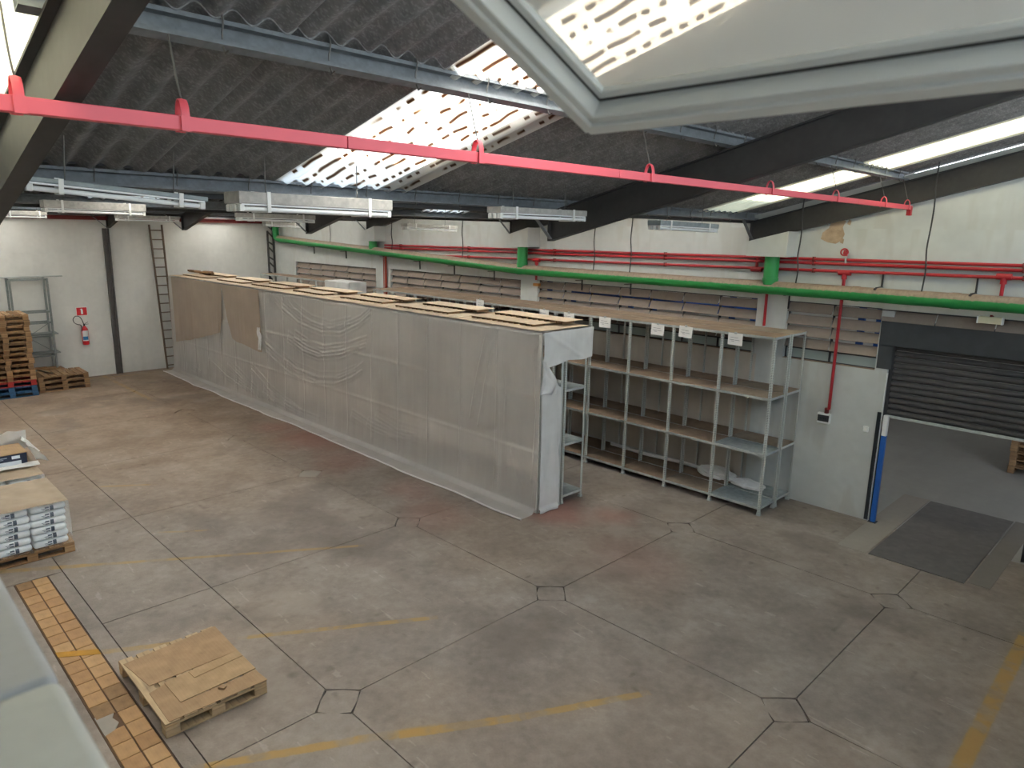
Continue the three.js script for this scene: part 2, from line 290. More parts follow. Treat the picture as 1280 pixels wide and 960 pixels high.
// ---------------------------------------------------------------- floor
{
  const fl = struct('floor', 'worn grey-brown concrete floor cast in square slabs', 'floor');
  const base = mesh('bedding', bx(XL - 0.3, XR + 0.3, -0.3, -0.03, ZB - 0.2, 3.2), M.joint, fl);
  const fuv = (g) => { const p = g.attributes.position, uv = g.attributes.uv; for (let i = 0; i < p.count; i++) uv.setXY(i, (p.getX(i) - FX0) / FXW, (p.getZ(i) - FZ0) / FZW); return g; };
  const slab = (x0, x1, z0, z1, cut) => { // plan outline, corners cut where a patch sits
    const g = 0.006, a = x0 + g, b = x1 - g, c = z0 + g, d = z1 - g, k = 0.24;
    const pts = [];
    const corner = (x, z, sx, sz, on, flip) => { if (!on) pts.push([x, z]); else { const e = [[x + sx * k, z], [x, z + sz * k]]; pts.push(...(flip ? e.reverse() : e)); } };
    corner(a, c, 1, 1, cut[0], true); corner(b, c, -1, 1, cut[1], false); corner(b, d, -1, -1, cut[2], true); corner(a, d, 1, -1, cut[3], false);
    const geo = extr(pts, 0.06).applyMatrix4(new THREE.Matrix4().makeRotationX(Math.PI / 2)); // x, z plan -> y down
    return fuv(geo);
  };
  const xs = [XL, -20.3, -17.3, -14.3, -11.29, -8.3, -5.32, -2.31, XR], zs = [ZB, -9.03, -6.06, -3.05, -1.83];
  const isP = (x, z) => xs.slice(1, -1).includes(x) && [-9.03, -6.06, -3.05].includes(z) && !(z === -3.05 && x < -5.4);
  for (let i = 0; i < xs.length - 1; i++) for (let j = 0; j < zs.length - 1; j++)
    mesh('floor_slab', slab(xs[i], xs[i + 1], zs[j], zs[j + 1], [isP(xs[i], zs[j]), isP(xs[i + 1], zs[j]), isP(xs[i + 1], zs[j + 1]), isP(xs[i], zs[j + 1])]), M.floor, fl);
  for (const x of xs.slice(1, -1)) for (const z of [-9.03, -6.06, -3.05]) {
    if (!isP(x, z)) continue;
    const k = 0.225, n = 8, pts = [];
    for (let a = 0; a < n; a++) { const t = a / n * 2 * Math.PI, r = k * (a % 2 ? 0.80 : 1) * rr(0.93, 1.02); pts.push([x + r * Math.cos(t), z + r * Math.sin(t)]); }
    mesh('floor_patch', fuv(extr(pts, 0.055).applyMatrix4(new THREE.Matrix4().makeRotationX(Math.PI / 2)).translate(0, -0.004, 0)), x === -11.29 && z === -6.06 ? M.patch : M.floor, fl);
  }
  // strip along the office wall: concrete, yellow-brown tiles from x = -10
  mesh('floor_slab', slab(XL, -10.0, -1.83, 3.0, [0, 0, 0, 0]), M.floor, fl);
  mesh('floor_slab', slab(-10.0, XR, -1.83, -1.66, [0, 0, 0, 0]), M.floor, fl);
  mesh('floor_slab', slab(-10.0, XR, -1.30, 3.0, [0, 0, 0, 0]), M.floor, fl);
  mesh('tile_bed', bx(-10.0, XR, -0.06, -0.009, -1.66, -1.30), M.grout, fl);
  const tg = rbx(-0.111, 0.111, -0.02, 0.002, -0.081, 0.081, 0.006, 1), tm = [M.tileA, M.tileB, M.tileC, M.tileA, M.tileB, M.tileA, M.tileD];
  for (let i = 0; i < 30; i++) for (let j = 0; j < 2; j++) {
    const x = -9.88 + i * 0.228, broken = (i === 15 && j === 0);
    if (broken) continue;
    const t = mesh('floor_tile', tg, tm[Math.floor(rnd() * tm.length)], fl); t.position.set(x + rr(-0.002, 0.002), rr(-0.002, 0.001), -1.395 - j * 0.172); t.rotation.y = rr(-0.008, 0.008);
  }
  mesh('mortar_patch', extr([[-6.62, -1.31], [-6.30, -1.31], [-6.33, -1.40], [-6.42, -1.455], [-6.52, -1.43], [-6.60, -1.47], [-6.66, -1.40]].reverse(), 0.02).applyMatrix4(new THREE.Matrix4().makeRotationX(Math.PI / 2)).translate(0, 0.001, 0), M.patch, fl);
  mesh('painted_stripe', extr([[-8.02, -1.31], [-7.9, -1.31], [-7.67, -1.65], [-7.79, -1.65]].reverse(), 0.002).applyMatrix4(new THREE.Matrix4().makeRotationX(Math.PI / 2)).translate(0, 0.005, 0), M.yellow, fl);
  // room behind the roller door
  mesh('annex_slab', bx(-24, 3, -0.1, -0.004, -22, ZB - 0.005), M.annexFloor, fl);
  mesh('concrete_strip', bx(-3.42, -3.02, -0.02, 0.004, -13.25, -10.22), M.patch, fl);
  mesh('concrete_strip', bx(-1.78, -1.52, -0.02, 0.004, -13.25, -10.3), M.patch2, fl);
}
tag(mesh('floor_plate', rbx(-2.99, -1.80, 0, 0.012, -13.2, -10.22, 0.004, 1), M.steelPlate, scene), 'dark flat steel plate lying across the roller door threshold', 'floor plate');

// ---------------------------------------------------------------- walls
const roofY = (x) => { const k = Math.ceil((XV + PITCH - x) / PITCH - 1e-6); const v = valley(Math.max(1, k)); return SHEET + SL * (x - v); };
const openings = [ // louvre windows x0 x1 y0 y1, columns
  [-5.09, -3.62, 2.42, 3.37, 2], [-10.79, -5.62, 2.42, 3.37, 7], [-16.39, -11.31, 2.42, 3.34, 7], [-21.72, -17.09, 2.42, 3.32, 6]];
const DX0 = -3.44, DX1 = -1.37;
{
  const out = [[XL - 0.2, 0], [DX0, 0], [DX0, 3.36], [DX1, 3.36], [DX1, 0], [XR + 0.2, 0], [XR + 0.2, SHEET + SL * (XR - XV) - 0.02]];
  for (let k = 1; k <= 4; k++) { const v = valley(k); out.push([v + 0.02, SHEET - 0.02]); if (k < 4) out.push([v - 0.02, SHEET + SL * PITCH - 0.02]); }
  out.push([XL - 0.2, SHEET - 0.04]);
  const holes = openings.map(([a, b, c, d]) => rect(a, b, c, d));
  const w = structMesh('wall_back', extr(out, 0.2, holes).translate(0, 0, ZB - 0.2), M.wallDirty, 'white painted back wall behind the racks, with louvre windows and roller door', 'wall');
  mesh('bare_patch', extr([[-4.66, 4.38], [-4.55, 4.33], [-4.42, 4.31], [-4.33, 4.37], [-4.30, 4.46], [-4.34, 4.56], [-4.30, 4.66], [-4.40, 4.68], [-4.52, 4.66], [-4.55, 4.55], [-4.64, 4.48]], 0.004).translate(0, 0, ZB - 0.001), M.bare, w);
  for (const s of [[-4.28, 4.62], [-4.36, 4.34], [-4.62, 4.62]]) mesh('paint_flake', extr([[s[0], s[1]], [s[0] + 0.05, s[1] - 0.02], [s[0] + 0.06, s[1] + 0.05], [s[0] + 0.02, s[1] + 0.07]], 0.006).rotateX(-0.06).translate(0, 0.0, ZB + 0.0 + 0.06 * s[1]), M.bare, w);
}
structMesh('wall_left', extr([[0, 0], [ZF - ZB + 3.2, 0], [ZF - ZB + 3.2, SHEET + 0.1], [0, SHEET + 0.1]], 0.2).rotateY(Math.PI / 2).translate(XL - 0.2, 0, 3.1), M.wall, 'plain white far wall with a ladder and a fire extinguisher', 'wall');
structMesh('wall_right', extr([[0, 0], [ZF - ZB + 3.2, 0], [ZF - ZB + 3.2, 6.35], [0, 6.35]], 0.2, [rect(3.3, ZF - ZB + 3.0, 4.4, 6.2)]).rotateY(Math.PI / 2).translate(XR, 0, 3.1), M.wall, 'right-hand wall with a clerestory window band under the roof', 'wall');
{ // office wall with the window the camera looks out of
  const out = [[XL - 0.2, 0], [XR + 0.2, 0], [XR + 0.2, SHEET + SL * (XR - XV) - 0.02]];
  for (let k = 1; k <= 4; k++) { const v = valley(k); out.push([v + 0.02, SHEET - 0.02]); if (k < 4) out.push([v - 0.02, SHEET + SL * PITCH - 0.02]); }
  out.push([XL - 0.2, SHEET - 0.04]);
  structMesh('wall_front', extr(out, 0.2, [rect(-1.75, 0.46, 3.90, 5.0)]).translate(0, 0, ZF + 0.02), M.wall, 'white office wall with the open window', 'wall');
  structMesh('wall_office', [bx(-2.2, -2.0, 2.8, 5.4, 0.1, 3.0), bx(-2.2, XR, 2.6, 2.8, 0.1, 3.2), bx(-2.2, XR, 5.2, 5.4, 0.1, 3.2), bx(-2.2, XR, 2.8, 5.4, 3.0, 3.2)], M.wall, 'white shell of the small office behind the window', 'wall');
}
{ // annex behind the roller door
  structMesh('wall_annex', [bx(-24.2, -24, 0, 4.6, -22, ZB - 0.2), bx(3, 3.2, 0, 4.6, -22, ZB - 0.2), bx(-24.2, 3.2, 0, 4.6, -22.2, -22)], M.wall, 'white walls of the unlit store beyond the roller door', 'wall');
  const c = struct('ceiling_annex', 'flat roof of the store beyond the roller door', 'ceiling');
  mesh('roof_deck', extr(rect(-24.2, 3.2, -22.2, ZB - 0.2), 0.1, [rect(-7.8, -6.4, -14.6, -12.6)]).rotateX(Math.PI / 2).translate(0, 4.6, 0).applyMatrix4(new THREE.Matrix4().makeScale(1, 1, 1)), M.wall, c);
  mesh('skylight_sheet', bx(-7.85, -6.35, 4.60, 4.61, -14.65, -12.55), M.skylight, c);
}

// ---------------------------------------------------------------- roof: corrugated sheets on sawtooth bays
const WAVE = 0.177, AMP = 0.026;
const sheetCache = new Map();
function corrugated(w, x0, x1, lift) { // sheet in bay coordinates: x from the valley, z from 0 to -w
  const key = [w, x0, x1, lift].map((q) => q.toFixed(3)).join();
  if (sheetCache.has(key)) return sheetCache.get(key);
  const n = Math.max(6, Math.round(w / WAVE * 12)), nx = 1, pos = [], uv = [], idx = [];
  for (let s = 0; s < 2; s++) for (let i = 0; i <= n; i++) for (let j = 0; j <= nx; j++) {
    const z = -w * i / n, x = x0 + (x1 - x0) * j / nx;
    pos.push(x, SHEET + SL * x + lift + AMP * Math.cos(2 * Math.PI * z / WAVE) + s * 0.007, z); uv.push(x * 1.03, -z);
  }
  const row = nx + 1, top = (n + 1) * row;
  for (let i = 0; i < n; i++) for (let j = 0; j < nx; j++) {
    const a = i * row + j, b = a + 1, c = a + row, d = c + 1;
    idx.push(a, c, b, b, c, d, a + top, b + top, c + top, b + top, d + top, c + top);
  }
  for (let i = 0; i < n; i++) for (const j of [0, nx]) { const a = i * row + j, c = a + row; idx.push(a, a + top, c, c, a + top, c + top); }
  for (let j = 0; j < nx; j++) for (const i of [0, n]) { const a = i * row + j, b = a + 1; idx.push(a, b, a + top, b, b + top, a + top); }
  const g = new THREE.BufferGeometry();
  g.setAttribute('position', new THREE.Float32BufferAttribute(pos, 3)); g.setAttribute('uv', new THREE.Float32BufferAttribute(uv, 2)); g.setIndex(idx);
  const c = toCreasedNormals(g, 0.7); sheetCache.set(key, c); return c;
}
for (let k = 1; k <= 4; k++) {
  const v = valley(k), c = struct(k === 1 ? 'ceiling' : `ceiling_${String(k - 1).padStart(3, '0')}`, ['soot-dark corrugated roof bay with pale skylight strips over the hall', 'second corrugated sawtooth roof bay past the first valley gutter', 'third corrugated sawtooth roof bay towards the far wall', 'last corrugated sawtooth roof bay against the far wall'][k - 1], 'ceiling');
  c.position.x = v;
  const t2 = k === 1 ? [-9.66, -10.72] : [-8.85, -9.92];
  // dark columns between the skylight strips
  const cols = [];
  const fill = (z0, z1, n) => { for (let i = 0; i < n; i++) cols.push([z0 + (z1 - z0) * i / n, z0 + (z1 - z0) * (i + 1) / n - 0.06]); };
  fill(3.2, 0.12, 3); fill(-0.88, -2.90, 2); fill(-3.97, t2[0], 5); fill(t2[1], ZB - 0.2, 1);
  const xEnd = (k === 1 ? XR - v + 0.2 : PITCH) + 0.02;
  for (const [za, zb] of cols) for (const [xa, xb, l] of [[-0.12, 2.315, 0], [2.20, 4.565, 0.0075], [4.45, xEnd, 0.015]]) {
    const m = mesh('roof_sheet', corrugated(za - zb, xa, xb, l + 0.012), M.roof, c); m.position.z = za;
  }
  for (const [za, zb] of [[0.18, -0.97], [-2.90, -4.25], [t2[0] + 0.04, t2[1] - 0.12]]) for (const [xa, xb, l] of [[-0.12, 2.315, 0], [2.20, 4.565, 0.0075], [4.45, xEnd, 0.015]]) {
    const clear = xa < 4 || k > 1, m = mesh(clear ? 'skylight_sheet' : 'roof_sheet', corrugated(za - zb, xa, xb, l - 0.006), !clear ? M.roof : (za < -5 || za > 0) && k === 1 ? M.skylightOld : M.skylight, c); m.position.z = za; if (clear) m.userData.label = 'stained cream translucent skylight sheet';
  }
}
// clerestory glazing of the sawtooth risers (faces +x)
for (let k = 1; k <= 4; k++) {
  const x = k === 1 ? XR + 0.1 : valley(k) + PITCH, y0 = k === 1 ? 4.4 : SHEET + 0.05, y1 = k === 1 ? 6.2 : SHEET + SL * PITCH;
  const w = struct(`window_${k + 4}`, ['clerestory window band high in the right-hand wall', 'clerestory glazing over the first valley', 'clerestory glazing over the second valley', 'clerestory glazing over the third valley'][k - 1], 'window');
  const z1 = k === 1 ? -0.15 : 3.0, n = 8, dz = (z1 - ZB - 0.05) / n;
  for (let i = 0; i < n; i++) mesh('pane', bx(x - 0.004, x + 0.004, y0 + 0.05, y1 - 0.05, ZB + 0.05 + dz * i + 0.03, ZB + 0.05 + dz * (i + 1) - 0.03), k === 1 ? M.glass : M.riserSheet, w);
  for (let i = 0; i <= n; i++) mesh('mullion', bx(x - 0.03, x + 0.03, y0, y1, ZB + 0.05 + dz * i - 0.03, ZB + 0.05 + dz * i + 0.03), M.steelDark, w);
  mesh('window_frame', [bx(x - 0.04, x + 0.04, y0 - 0.02, y0 + 0.05, ZB, z1), bx(x - 0.04, x + 0.04, y1 - 0.05, y1 + 0.03, ZB, z1)], M.steelDark, w);
}
// valley gutters between bays (steel trough)
for (let k = 1; k <= 3; k++) tag(mesh('valley_gutter', [bx(valley(k) - 0.16, valley(k) - 0.02, SHEET - 0.16, SHEET - 0.14, ZB, 3), bx(valley(k) - 0.17, valley(k) - 0.15, SHEET - 0.16, SHEET + 0.06, ZB, 3), bx(valley(k) - 0.035, valley(k) - 0.016, SHEET - 0.16, SHEET - 0.06, ZB, 3)], M.steelDark, scene), ['dark steel gutter along the first roof valley', 'dark steel gutter along the second roof valley', 'dark steel gutter along the third roof valley'][k - 1], 'gutter');

// ---------------------------------------------------------------- steel frame
const shear = (g, s) => { const p = g.attributes.position; for (let i = 0; i < p.count; i++) p.setY(i, p.getY(i) + s * p.getX(i)); g.computeVertexNormals(); return g; };
const bayWord = ['first', 'second', 'third', 'last'];
for (let k = 1; k <= 4; k++) RAFTZ.forEach((z, i) => {
  const L = (k === 1 ? XR - XV : PITCH) - 0.03, D = 0.345;
  const r = thing('steel_rafter', `dark steel rafter of the ${bayWord[k - 1]} roof bay, ${['by the office wall', 'spanning mid-hall', 'along the back wall'][i]}`, 'beam', [valley(k), RAFT, z]);
  mesh('web', shear(bx(0, L, 0.014, D - 0.014, -0.006, 0.006), SL), M.steelDark, r);
  mesh('flange', shear(bx(0, L, 0, 0.016, -0.05, 0.05), SL), M.steelDark, r);
  mesh('flange', shear(bx(0, L, D - 0.016, D, -0.05, 0.05), SL), M.steelDark, r);
  mesh('end_plate', bx(-0.012, 0, 0, D, -0.055, 0.055), M.steelDark, r);
  if (i < 2 || true) mesh('knee_brace', bar(V(0.06, 0.03, 0.08), V(0.06, 0.37, 0.46), 0.05, 0.012), M.purlin, r);
});
const cshape = (h, w, t, lip) => [[0, 0], [w, 0], [w, lip], [w - t, lip], [w - t, t], [t, t], [t, h - t], [w - t, h - t], [w - t, h - lip], [w, h - lip], [w, h], [0, h]];
for (let k = 1; k <= 4; k++) {
  const sp = [[0.03, 'along the valley'], [2.27, 'at mid slope'], [4.52, 'high on the slope']];
  sp.forEach(([dx, where], i) => {
    const z0 = -0.72, z1 = ZB + 0.05, L = z0 - z1;
    const p = thing('roof_purlin', `grey steel roof purlin of the ${bayWord[k - 1]} bay ${where}`, 'beam', [valley(k) + dx, RAFT + 0.345 + SL * dx, z1]);
    mesh('channel', extr(cshape(0.118, 0.07, 0.006, 0.022), L).rotateZ(Math.atan(SL)), M.purlin, p);
    if (k === 1 && i < 2) for (let z = 0.4; z < L; z += 0.56) mesh('hook_bolt', tube([V(0.075, -0.012, z), V(0.052, -0.02, z), V(0.03, 0.06, z + 0.004), V(0.045, 0.125, z), V(0.01, 0.19, z)].map((q) => q.add(V(0.012, 0, 0))), 0.005, 10, 5), M.wire, p);
  });
}
// crossing wire under the skylight by the office wall
tag(mesh('hanging_wire', tube([V(-4.55, 4.98, -0.62), V(-4.1, 5.12, -0.70), V(-3.55, 5.28, -0.6)], 0.004, 12, 5), M.wire, scene), 'thin dark wire strung below the skylight beside the office wall', 'wire');

// laced columns on the far wall
function lacedColumn(z, h, w, label, plate) {
  const c = thing('steel_column', label, 'column', [XL + 0.02, 0, z]);
  for (const s of [-1, 1]) mesh('chord', bx(0, 0.07, 0, h, s * w / 2 - 0.02, s * w / 2 + 0.02), M.columnSteel, c);
  if (plate) mesh('back_plate', bx(0.004, 0.012, 0, h, -w / 2, w / 2), M.columnSteel, c);
  const n = Math.round(h / 0.26);
  for (let i = 0; i < n; i++) mesh('lacing', bar(V(0.035, (i + 0.1) * h / n, -w / 2), V(0.035, (i + (i % 2 ? 0.1 : 0.9)) * h / n + (i % 2 ? 0.12 : 0), w / 2), 0.012, 0.05), M.columnSteel, c);
}
lacedColumn(-6.32, 4.29, 0.13, 'dark laced steel column between ladder and fire extinguisher', true);
lacedColumn(-11.36, 4.29, 0.2, 'dark laced steel column in the corner by the green pipe');
tag(mesh('wall_beam', [bx(XL, XL + 0.09, 4.52, 4.62, ZB, 2.9), bx(XL, XL + 0.16, 4.61, 4.63, ZB, 2.9)], M.redDark, scene), 'dark red steel beam along the top of the far wall', 'beam');

// ---------------------------------------------------------------- gutter boxes, green drain pipe
const boxX = [[-5.68, -5.02], [-11.41, -10.75], [-17.22, -16.56]];
boxX.forEach(([a, b], i) => {
  const g = thing('gutter_box', ['white rendered gutter box above the green downpipe, beside the peeling patch', 'white rendered gutter box above the green downpipe between two louvre windows', 'white rendered gutter box near the far corner above the green pipe'][i], 'gutter box', [0, 0, 0]);
  const v = valley(i + 1), top = (x) => RAFT + SL * (x - v) - 0.006;
  mesh('box_body', extr([[a, 4.10], [b, 4.10], [b, top(b)], [a, top(a)]], 0.39).translate(0, 0, ZB + 0.002), M.wallDirty, g);
  mesh('box_lip', bx(a - 0.012, b + 0.012, 4.085, 4.105, ZB + 0.002, -11.095), M.wallDirty, g);
});
const PZ = -11.27, pipeAt = (x) => x > -11 ? 3.585 + (x + 11) * -0.001 : 3.585 + (-11 - x) * 0.040;
{
  const R = 0.108, p = thing('drain_pipe', 'large green drain pipe with brown dust on top, along back wall', 'pipe');
  const seg = [0.5, -2.62, -3.95, -5.5, -7.4, -9.3, -11.13, -13, -15, -17.0, -19, -21, -22.3];
  const ring = (xa, xb, r) => { // dusty cylinder, u round with 0.25 on top
    const ya = pipeAt(xa), yb = pipeAt(xb), n = 24, m = 2, pos = [], uv = [], idx = [];
    for (let j = 0; j <= m; j++) for (let i = 0; i <= n; i++) { const t = i / n * 2 * Math.PI, x = lerp(xa, xb, j / m); pos.push(x, lerp(ya, yb, j / m) + r * Math.sin(t), PZ + r * Math.cos(t)); uv.push(i / n, x * 0.5); }
    for (let j = 0; j < m; j++) for (let i = 0; i < n; i++) { const a = j * (n + 1) + i; idx.push(...(xa < xb ? [a, a + n + 1, a + 1, a + 1, a + n + 1, a + n + 2] : [a, a + 1, a + n + 1, a + 1, a + n + 2, a + n + 1])); }
    const g = new THREE.BufferGeometry(); g.setAttribute('position', new THREE.Float32BufferAttribute(pos, 3)); g.setAttribute('uv', new THREE.Float32BufferAttribute(uv, 2)); g.setIndex(idx); g.computeVertexNormals();
    // seam normals
    const nn = g.attributes.normal; for (let q = 0; q < pos.length / 3; q++) { const i = q % (n + 1), t = i / n * 2 * Math.PI; nn.setXYZ(q, 0, Math.sin(t), Math.cos(t)); }
    return g.toNonIndexed();
  };
  for (let i = 0; i < seg.length - 1; i++) { mesh('pipe_length', ring(seg[i] - 0.002, seg[i + 1] + 0.002, R), M.greenDusty, p); mesh('coupling', ring(seg[i + 1] + 0.05, seg[i + 1] - 0.05, R + 0.006), M.greenDusty, p); }
  boxX.forEach(([a, b]) => { const x = a + 0.36, y = pipeAt(x); mesh('downpipe', [rod(V(x, y + 0.05, PZ), V(x, 4.09, PZ), 0.118, 20), rod(V(x, y + 0.10, PZ), V(x, y + 0.16, PZ), 0.127, 20)], M.green, p); });
  mesh('elbow', tube([V(-22.3, pipeAt(-22.3), PZ), V(-22.48, pipeAt(-22.3) + 0.02, PZ), V(-22.56, pipeAt(-22.3) + 0.1, PZ), V(-22.57, 4.5, PZ)], 0.105, 16, 16), M.green, p);
  for (const [px, py] of [[781, 352], [720, 345], [610, 333], [560, 329], [517, 326], [475, 322], [425, 313], [385, 305]]) {
    const x = onZ(px, py, PZ).x, y = pipeAt(x) - R;
    mesh('bracket', [bar(V(x, y - 0.03, PZ), V(x, y - 0.03, ZB + 0.016), 0.03, 0.012), bar(V(x, y - 0.03, ZB + 0.026), V(x, y - 0.24, ZB + 0.026), 0.03, 0.016)], M.steelDark, p);
  }
  for (const [px, py] of [[1097, 352], [1215, 366]]) {
    const x = onZ(px, py, PZ).x, y = pipeAt(x) + R;
    mesh('bracket', [bar(V(x, y + 0.005, PZ + 0.02), V(x, y + 0.005, ZB + 0.016), 0.03, 0.012), bar(V(x, y, ZB + 0.026), V(x, y + 0.24, ZB + 0.026), 0.035, 0.018), bar(V(x, y - 0.02, PZ + 0.1), V(x, y + 0.005, PZ), 0.03, 0.01)], M.steelDark, p);
  }
  mesh('bracket', [bar(V(-5.06, 3.47, PZ), V(-5.06, 3.47, ZB + 0.016), 0.03, 0.012), bar(V(-5.06, 3.48, ZB + 0.026), V(-5.06, 3.24, ZB + 0.026), 0.03, 0.016)], M.steelDark, p);
}
// straps that hang the pipe from the roof
[[1152, 365], [995, 352], [787, 343], [742, 333], [578, 318], [490, 312], [413, 305]].forEach(([px, py], i) => {
  const x = onZ(px, py, PZ + 0.03).x, top = Math.min(roofY(x) - 0.02, 5.6);
  const pts = []; for (let i = 0; i <= 6; i++) pts.push(V(x + 0.012 * Math.sin(i * 2.1), lerp(pipeAt(x) + 0.10, top, i / 6), PZ + 0.03 + 0.006 * Math.cos(i * 3)));
  tag(mesh('pipe_strap', tube(pts, 0.011, 24, 5), M.steelDark, scene), `thin dark strap hanging the green pipe from the roof, ${ORD[i]} from the roller door`, 'strap', 'straps holding the green drain pipe');
});

// ---------------------------------------------------------------- red sprinkler pipes on the back wall
const WZ = ZB + 0.06;
[[306.3, 332.2, 'top'], [309.8, 338.2, 'middle'], [317, 348, 'lowest']].forEach(([ya, yb, w], i) => {
  const a = onZ(481, ya, WZ), b = onZ(1280, yb, WZ), d = b.clone().sub(a).multiplyScalar(0.16);
  const p = thing('water_pipe', `thin red steel pipe along the back wall, ${w} of three`, 'pipe');
  mesh('pipe_run', rod(a, b.clone().add(d), 0.024, 10), M.redPipe, p);
  for (let t = 0.05; t < 1.1; t += 0.19) mesh('pipe_clip', bx(-0.012, 0.012, -0.035, 0.035, -0.045, 0.03).translate(...a.clone().lerp(b, t).toArray()), M.redDark, p);
  if (i === 2) {
    for (const [px, py, px2, py2, tee] of [[1055, 341, 1037, 512, 1], [1256, 346, 1250, 374, 1], [961, 340, 955, 407, 0], [672, 325, 669, 350, 1]]) {
      const s = onZ(px, py, WZ), e = onZ(px2, py2, WZ); e.x = s.x = (s.x + e.x) / 2;
      const dr = mesh('pipe_drop', rod(s, e, 0.024, 10), M.redPipe, p);
      if (tee) mesh('tee', [rod(V(s.x - 0.09, s.y, WZ), V(s.x + 0.09, s.y, WZ), 0.042, 12), rod(V(s.x, s.y - 0.1, WZ), V(s.x, s.y, WZ), 0.04, 12)], M.redPipe, dr);
    }
    mesh('tee', [rod(V(-5.75, 3.86, WZ), V(-5.57, 3.86, WZ), 0.042, 12), rod(V(-5.66, 3.86, WZ), V(-5.66, 4.07, WZ), 0.025, 12)], M.redPipe, p);
    mesh('end_fitting', bx(-10.83, -10.67, 3.24, 3.30, WZ - 0.04, WZ + 0.04), M.brass, p);
  }
});
{
  const v = onZ(1057, 316, ZB + 0.08), o = thing('pipe_valve', 'small red valve with stem above the wall pipes', 'valve', [v.x, v.y, ZB + 0.08]);
  mesh('body', [rod(V(0, -0.05, 0), V(0, 0.04, 0), 0.032), rod(V(0, 0, -0.08), V(0, 0, 0.05), 0.02)], M.redPipe, o);
  mesh('handwheel', new THREE.TorusGeometry(0.05, 0.012, 6, 16).rotateY(0.3).translate(0, 0.01, 0.05), M.redPipe, o);
  mesh('stem', rod(V(0.015, -0.16, 0), V(0.01, -0.05, 0), 0.014), M.galv, o);
}
tag(mesh('riser_pipe', [rod(V(-16.52, 2.6, WZ), V(-16.52, 3.9, WZ), 0.035, 10), rod(V(-16.62, 2.6, WZ), V(-16.62, 3.85, WZ), 0.012, 8)], M.rust, scene), 'rust-red vertical pipe between two louvre windows near the far corner', 'pipe');

// ---------------------------------------------------------------- louvre windows
openings.forEach(([x0, x1, y0, y1, n], wi) => {
  const w = struct(`window_${wi + 1}`, ['two-column brown louvre window beside the roller door', 'long brown louvre window behind the signed rack', 'long brown louvre window behind the bare rack end', 'brown louvre window near the far corner'][wi], 'window');
  const cw = (x1 - x0) / n, rows = 4, rh = (y1 - y0 - 0.19) / rows, zc = ZB - 0.1;
  const slat = box(cw - 0.022, 0.168, 0.010).rotateX(-0.5);
  for (let i = 0; i < n; i++) {
    for (let r = 0; r < rows; r++) { const s = mesh('slat', slat, M.louvre, w); s.position.set(x0 + cw * (i + 0.5), y1 - 0.10 - r * rh + rr(-0.006, 0.006), zc + 0.05); s.rotation.x = rr(-0.05, 0.05); s.rotation.z = rr(-0.008, 0.008); }
    mesh('pane', bx(x0 + cw * i + 0.02, x0 + cw * (i + 1) - 0.02, y0 + 0.02, y0 + 0.17, zc - 0.003, zc + 0.003), M.louvreGlass, w);
  }
  for (let i = 0; i <= n; i++) mesh('mullion', bx(x0 + cw * i - 0.011, x0 + cw * i + 0.011, y0, y1, zc - 0.03, zc + 0.02), M.frameDark, w);
  mesh('window_frame', [bx(x0, x1, y0, y0 + 0.02, zc - 0.03, zc + 0.02), bx(x0, x1, y0 + 0.17, y0 + 0.195, zc - 0.03, zc + 0.02), bx(x0, x1, y1 - 0.02, y1, zc - 0.03, zc + 0.03)], M.frameDark, w);
  mesh('window_sill', bx(x0, x1, y0 - 0.0, y0 + 0.006, ZB - 0.16, ZB + 0.004), M.dust, w);
});

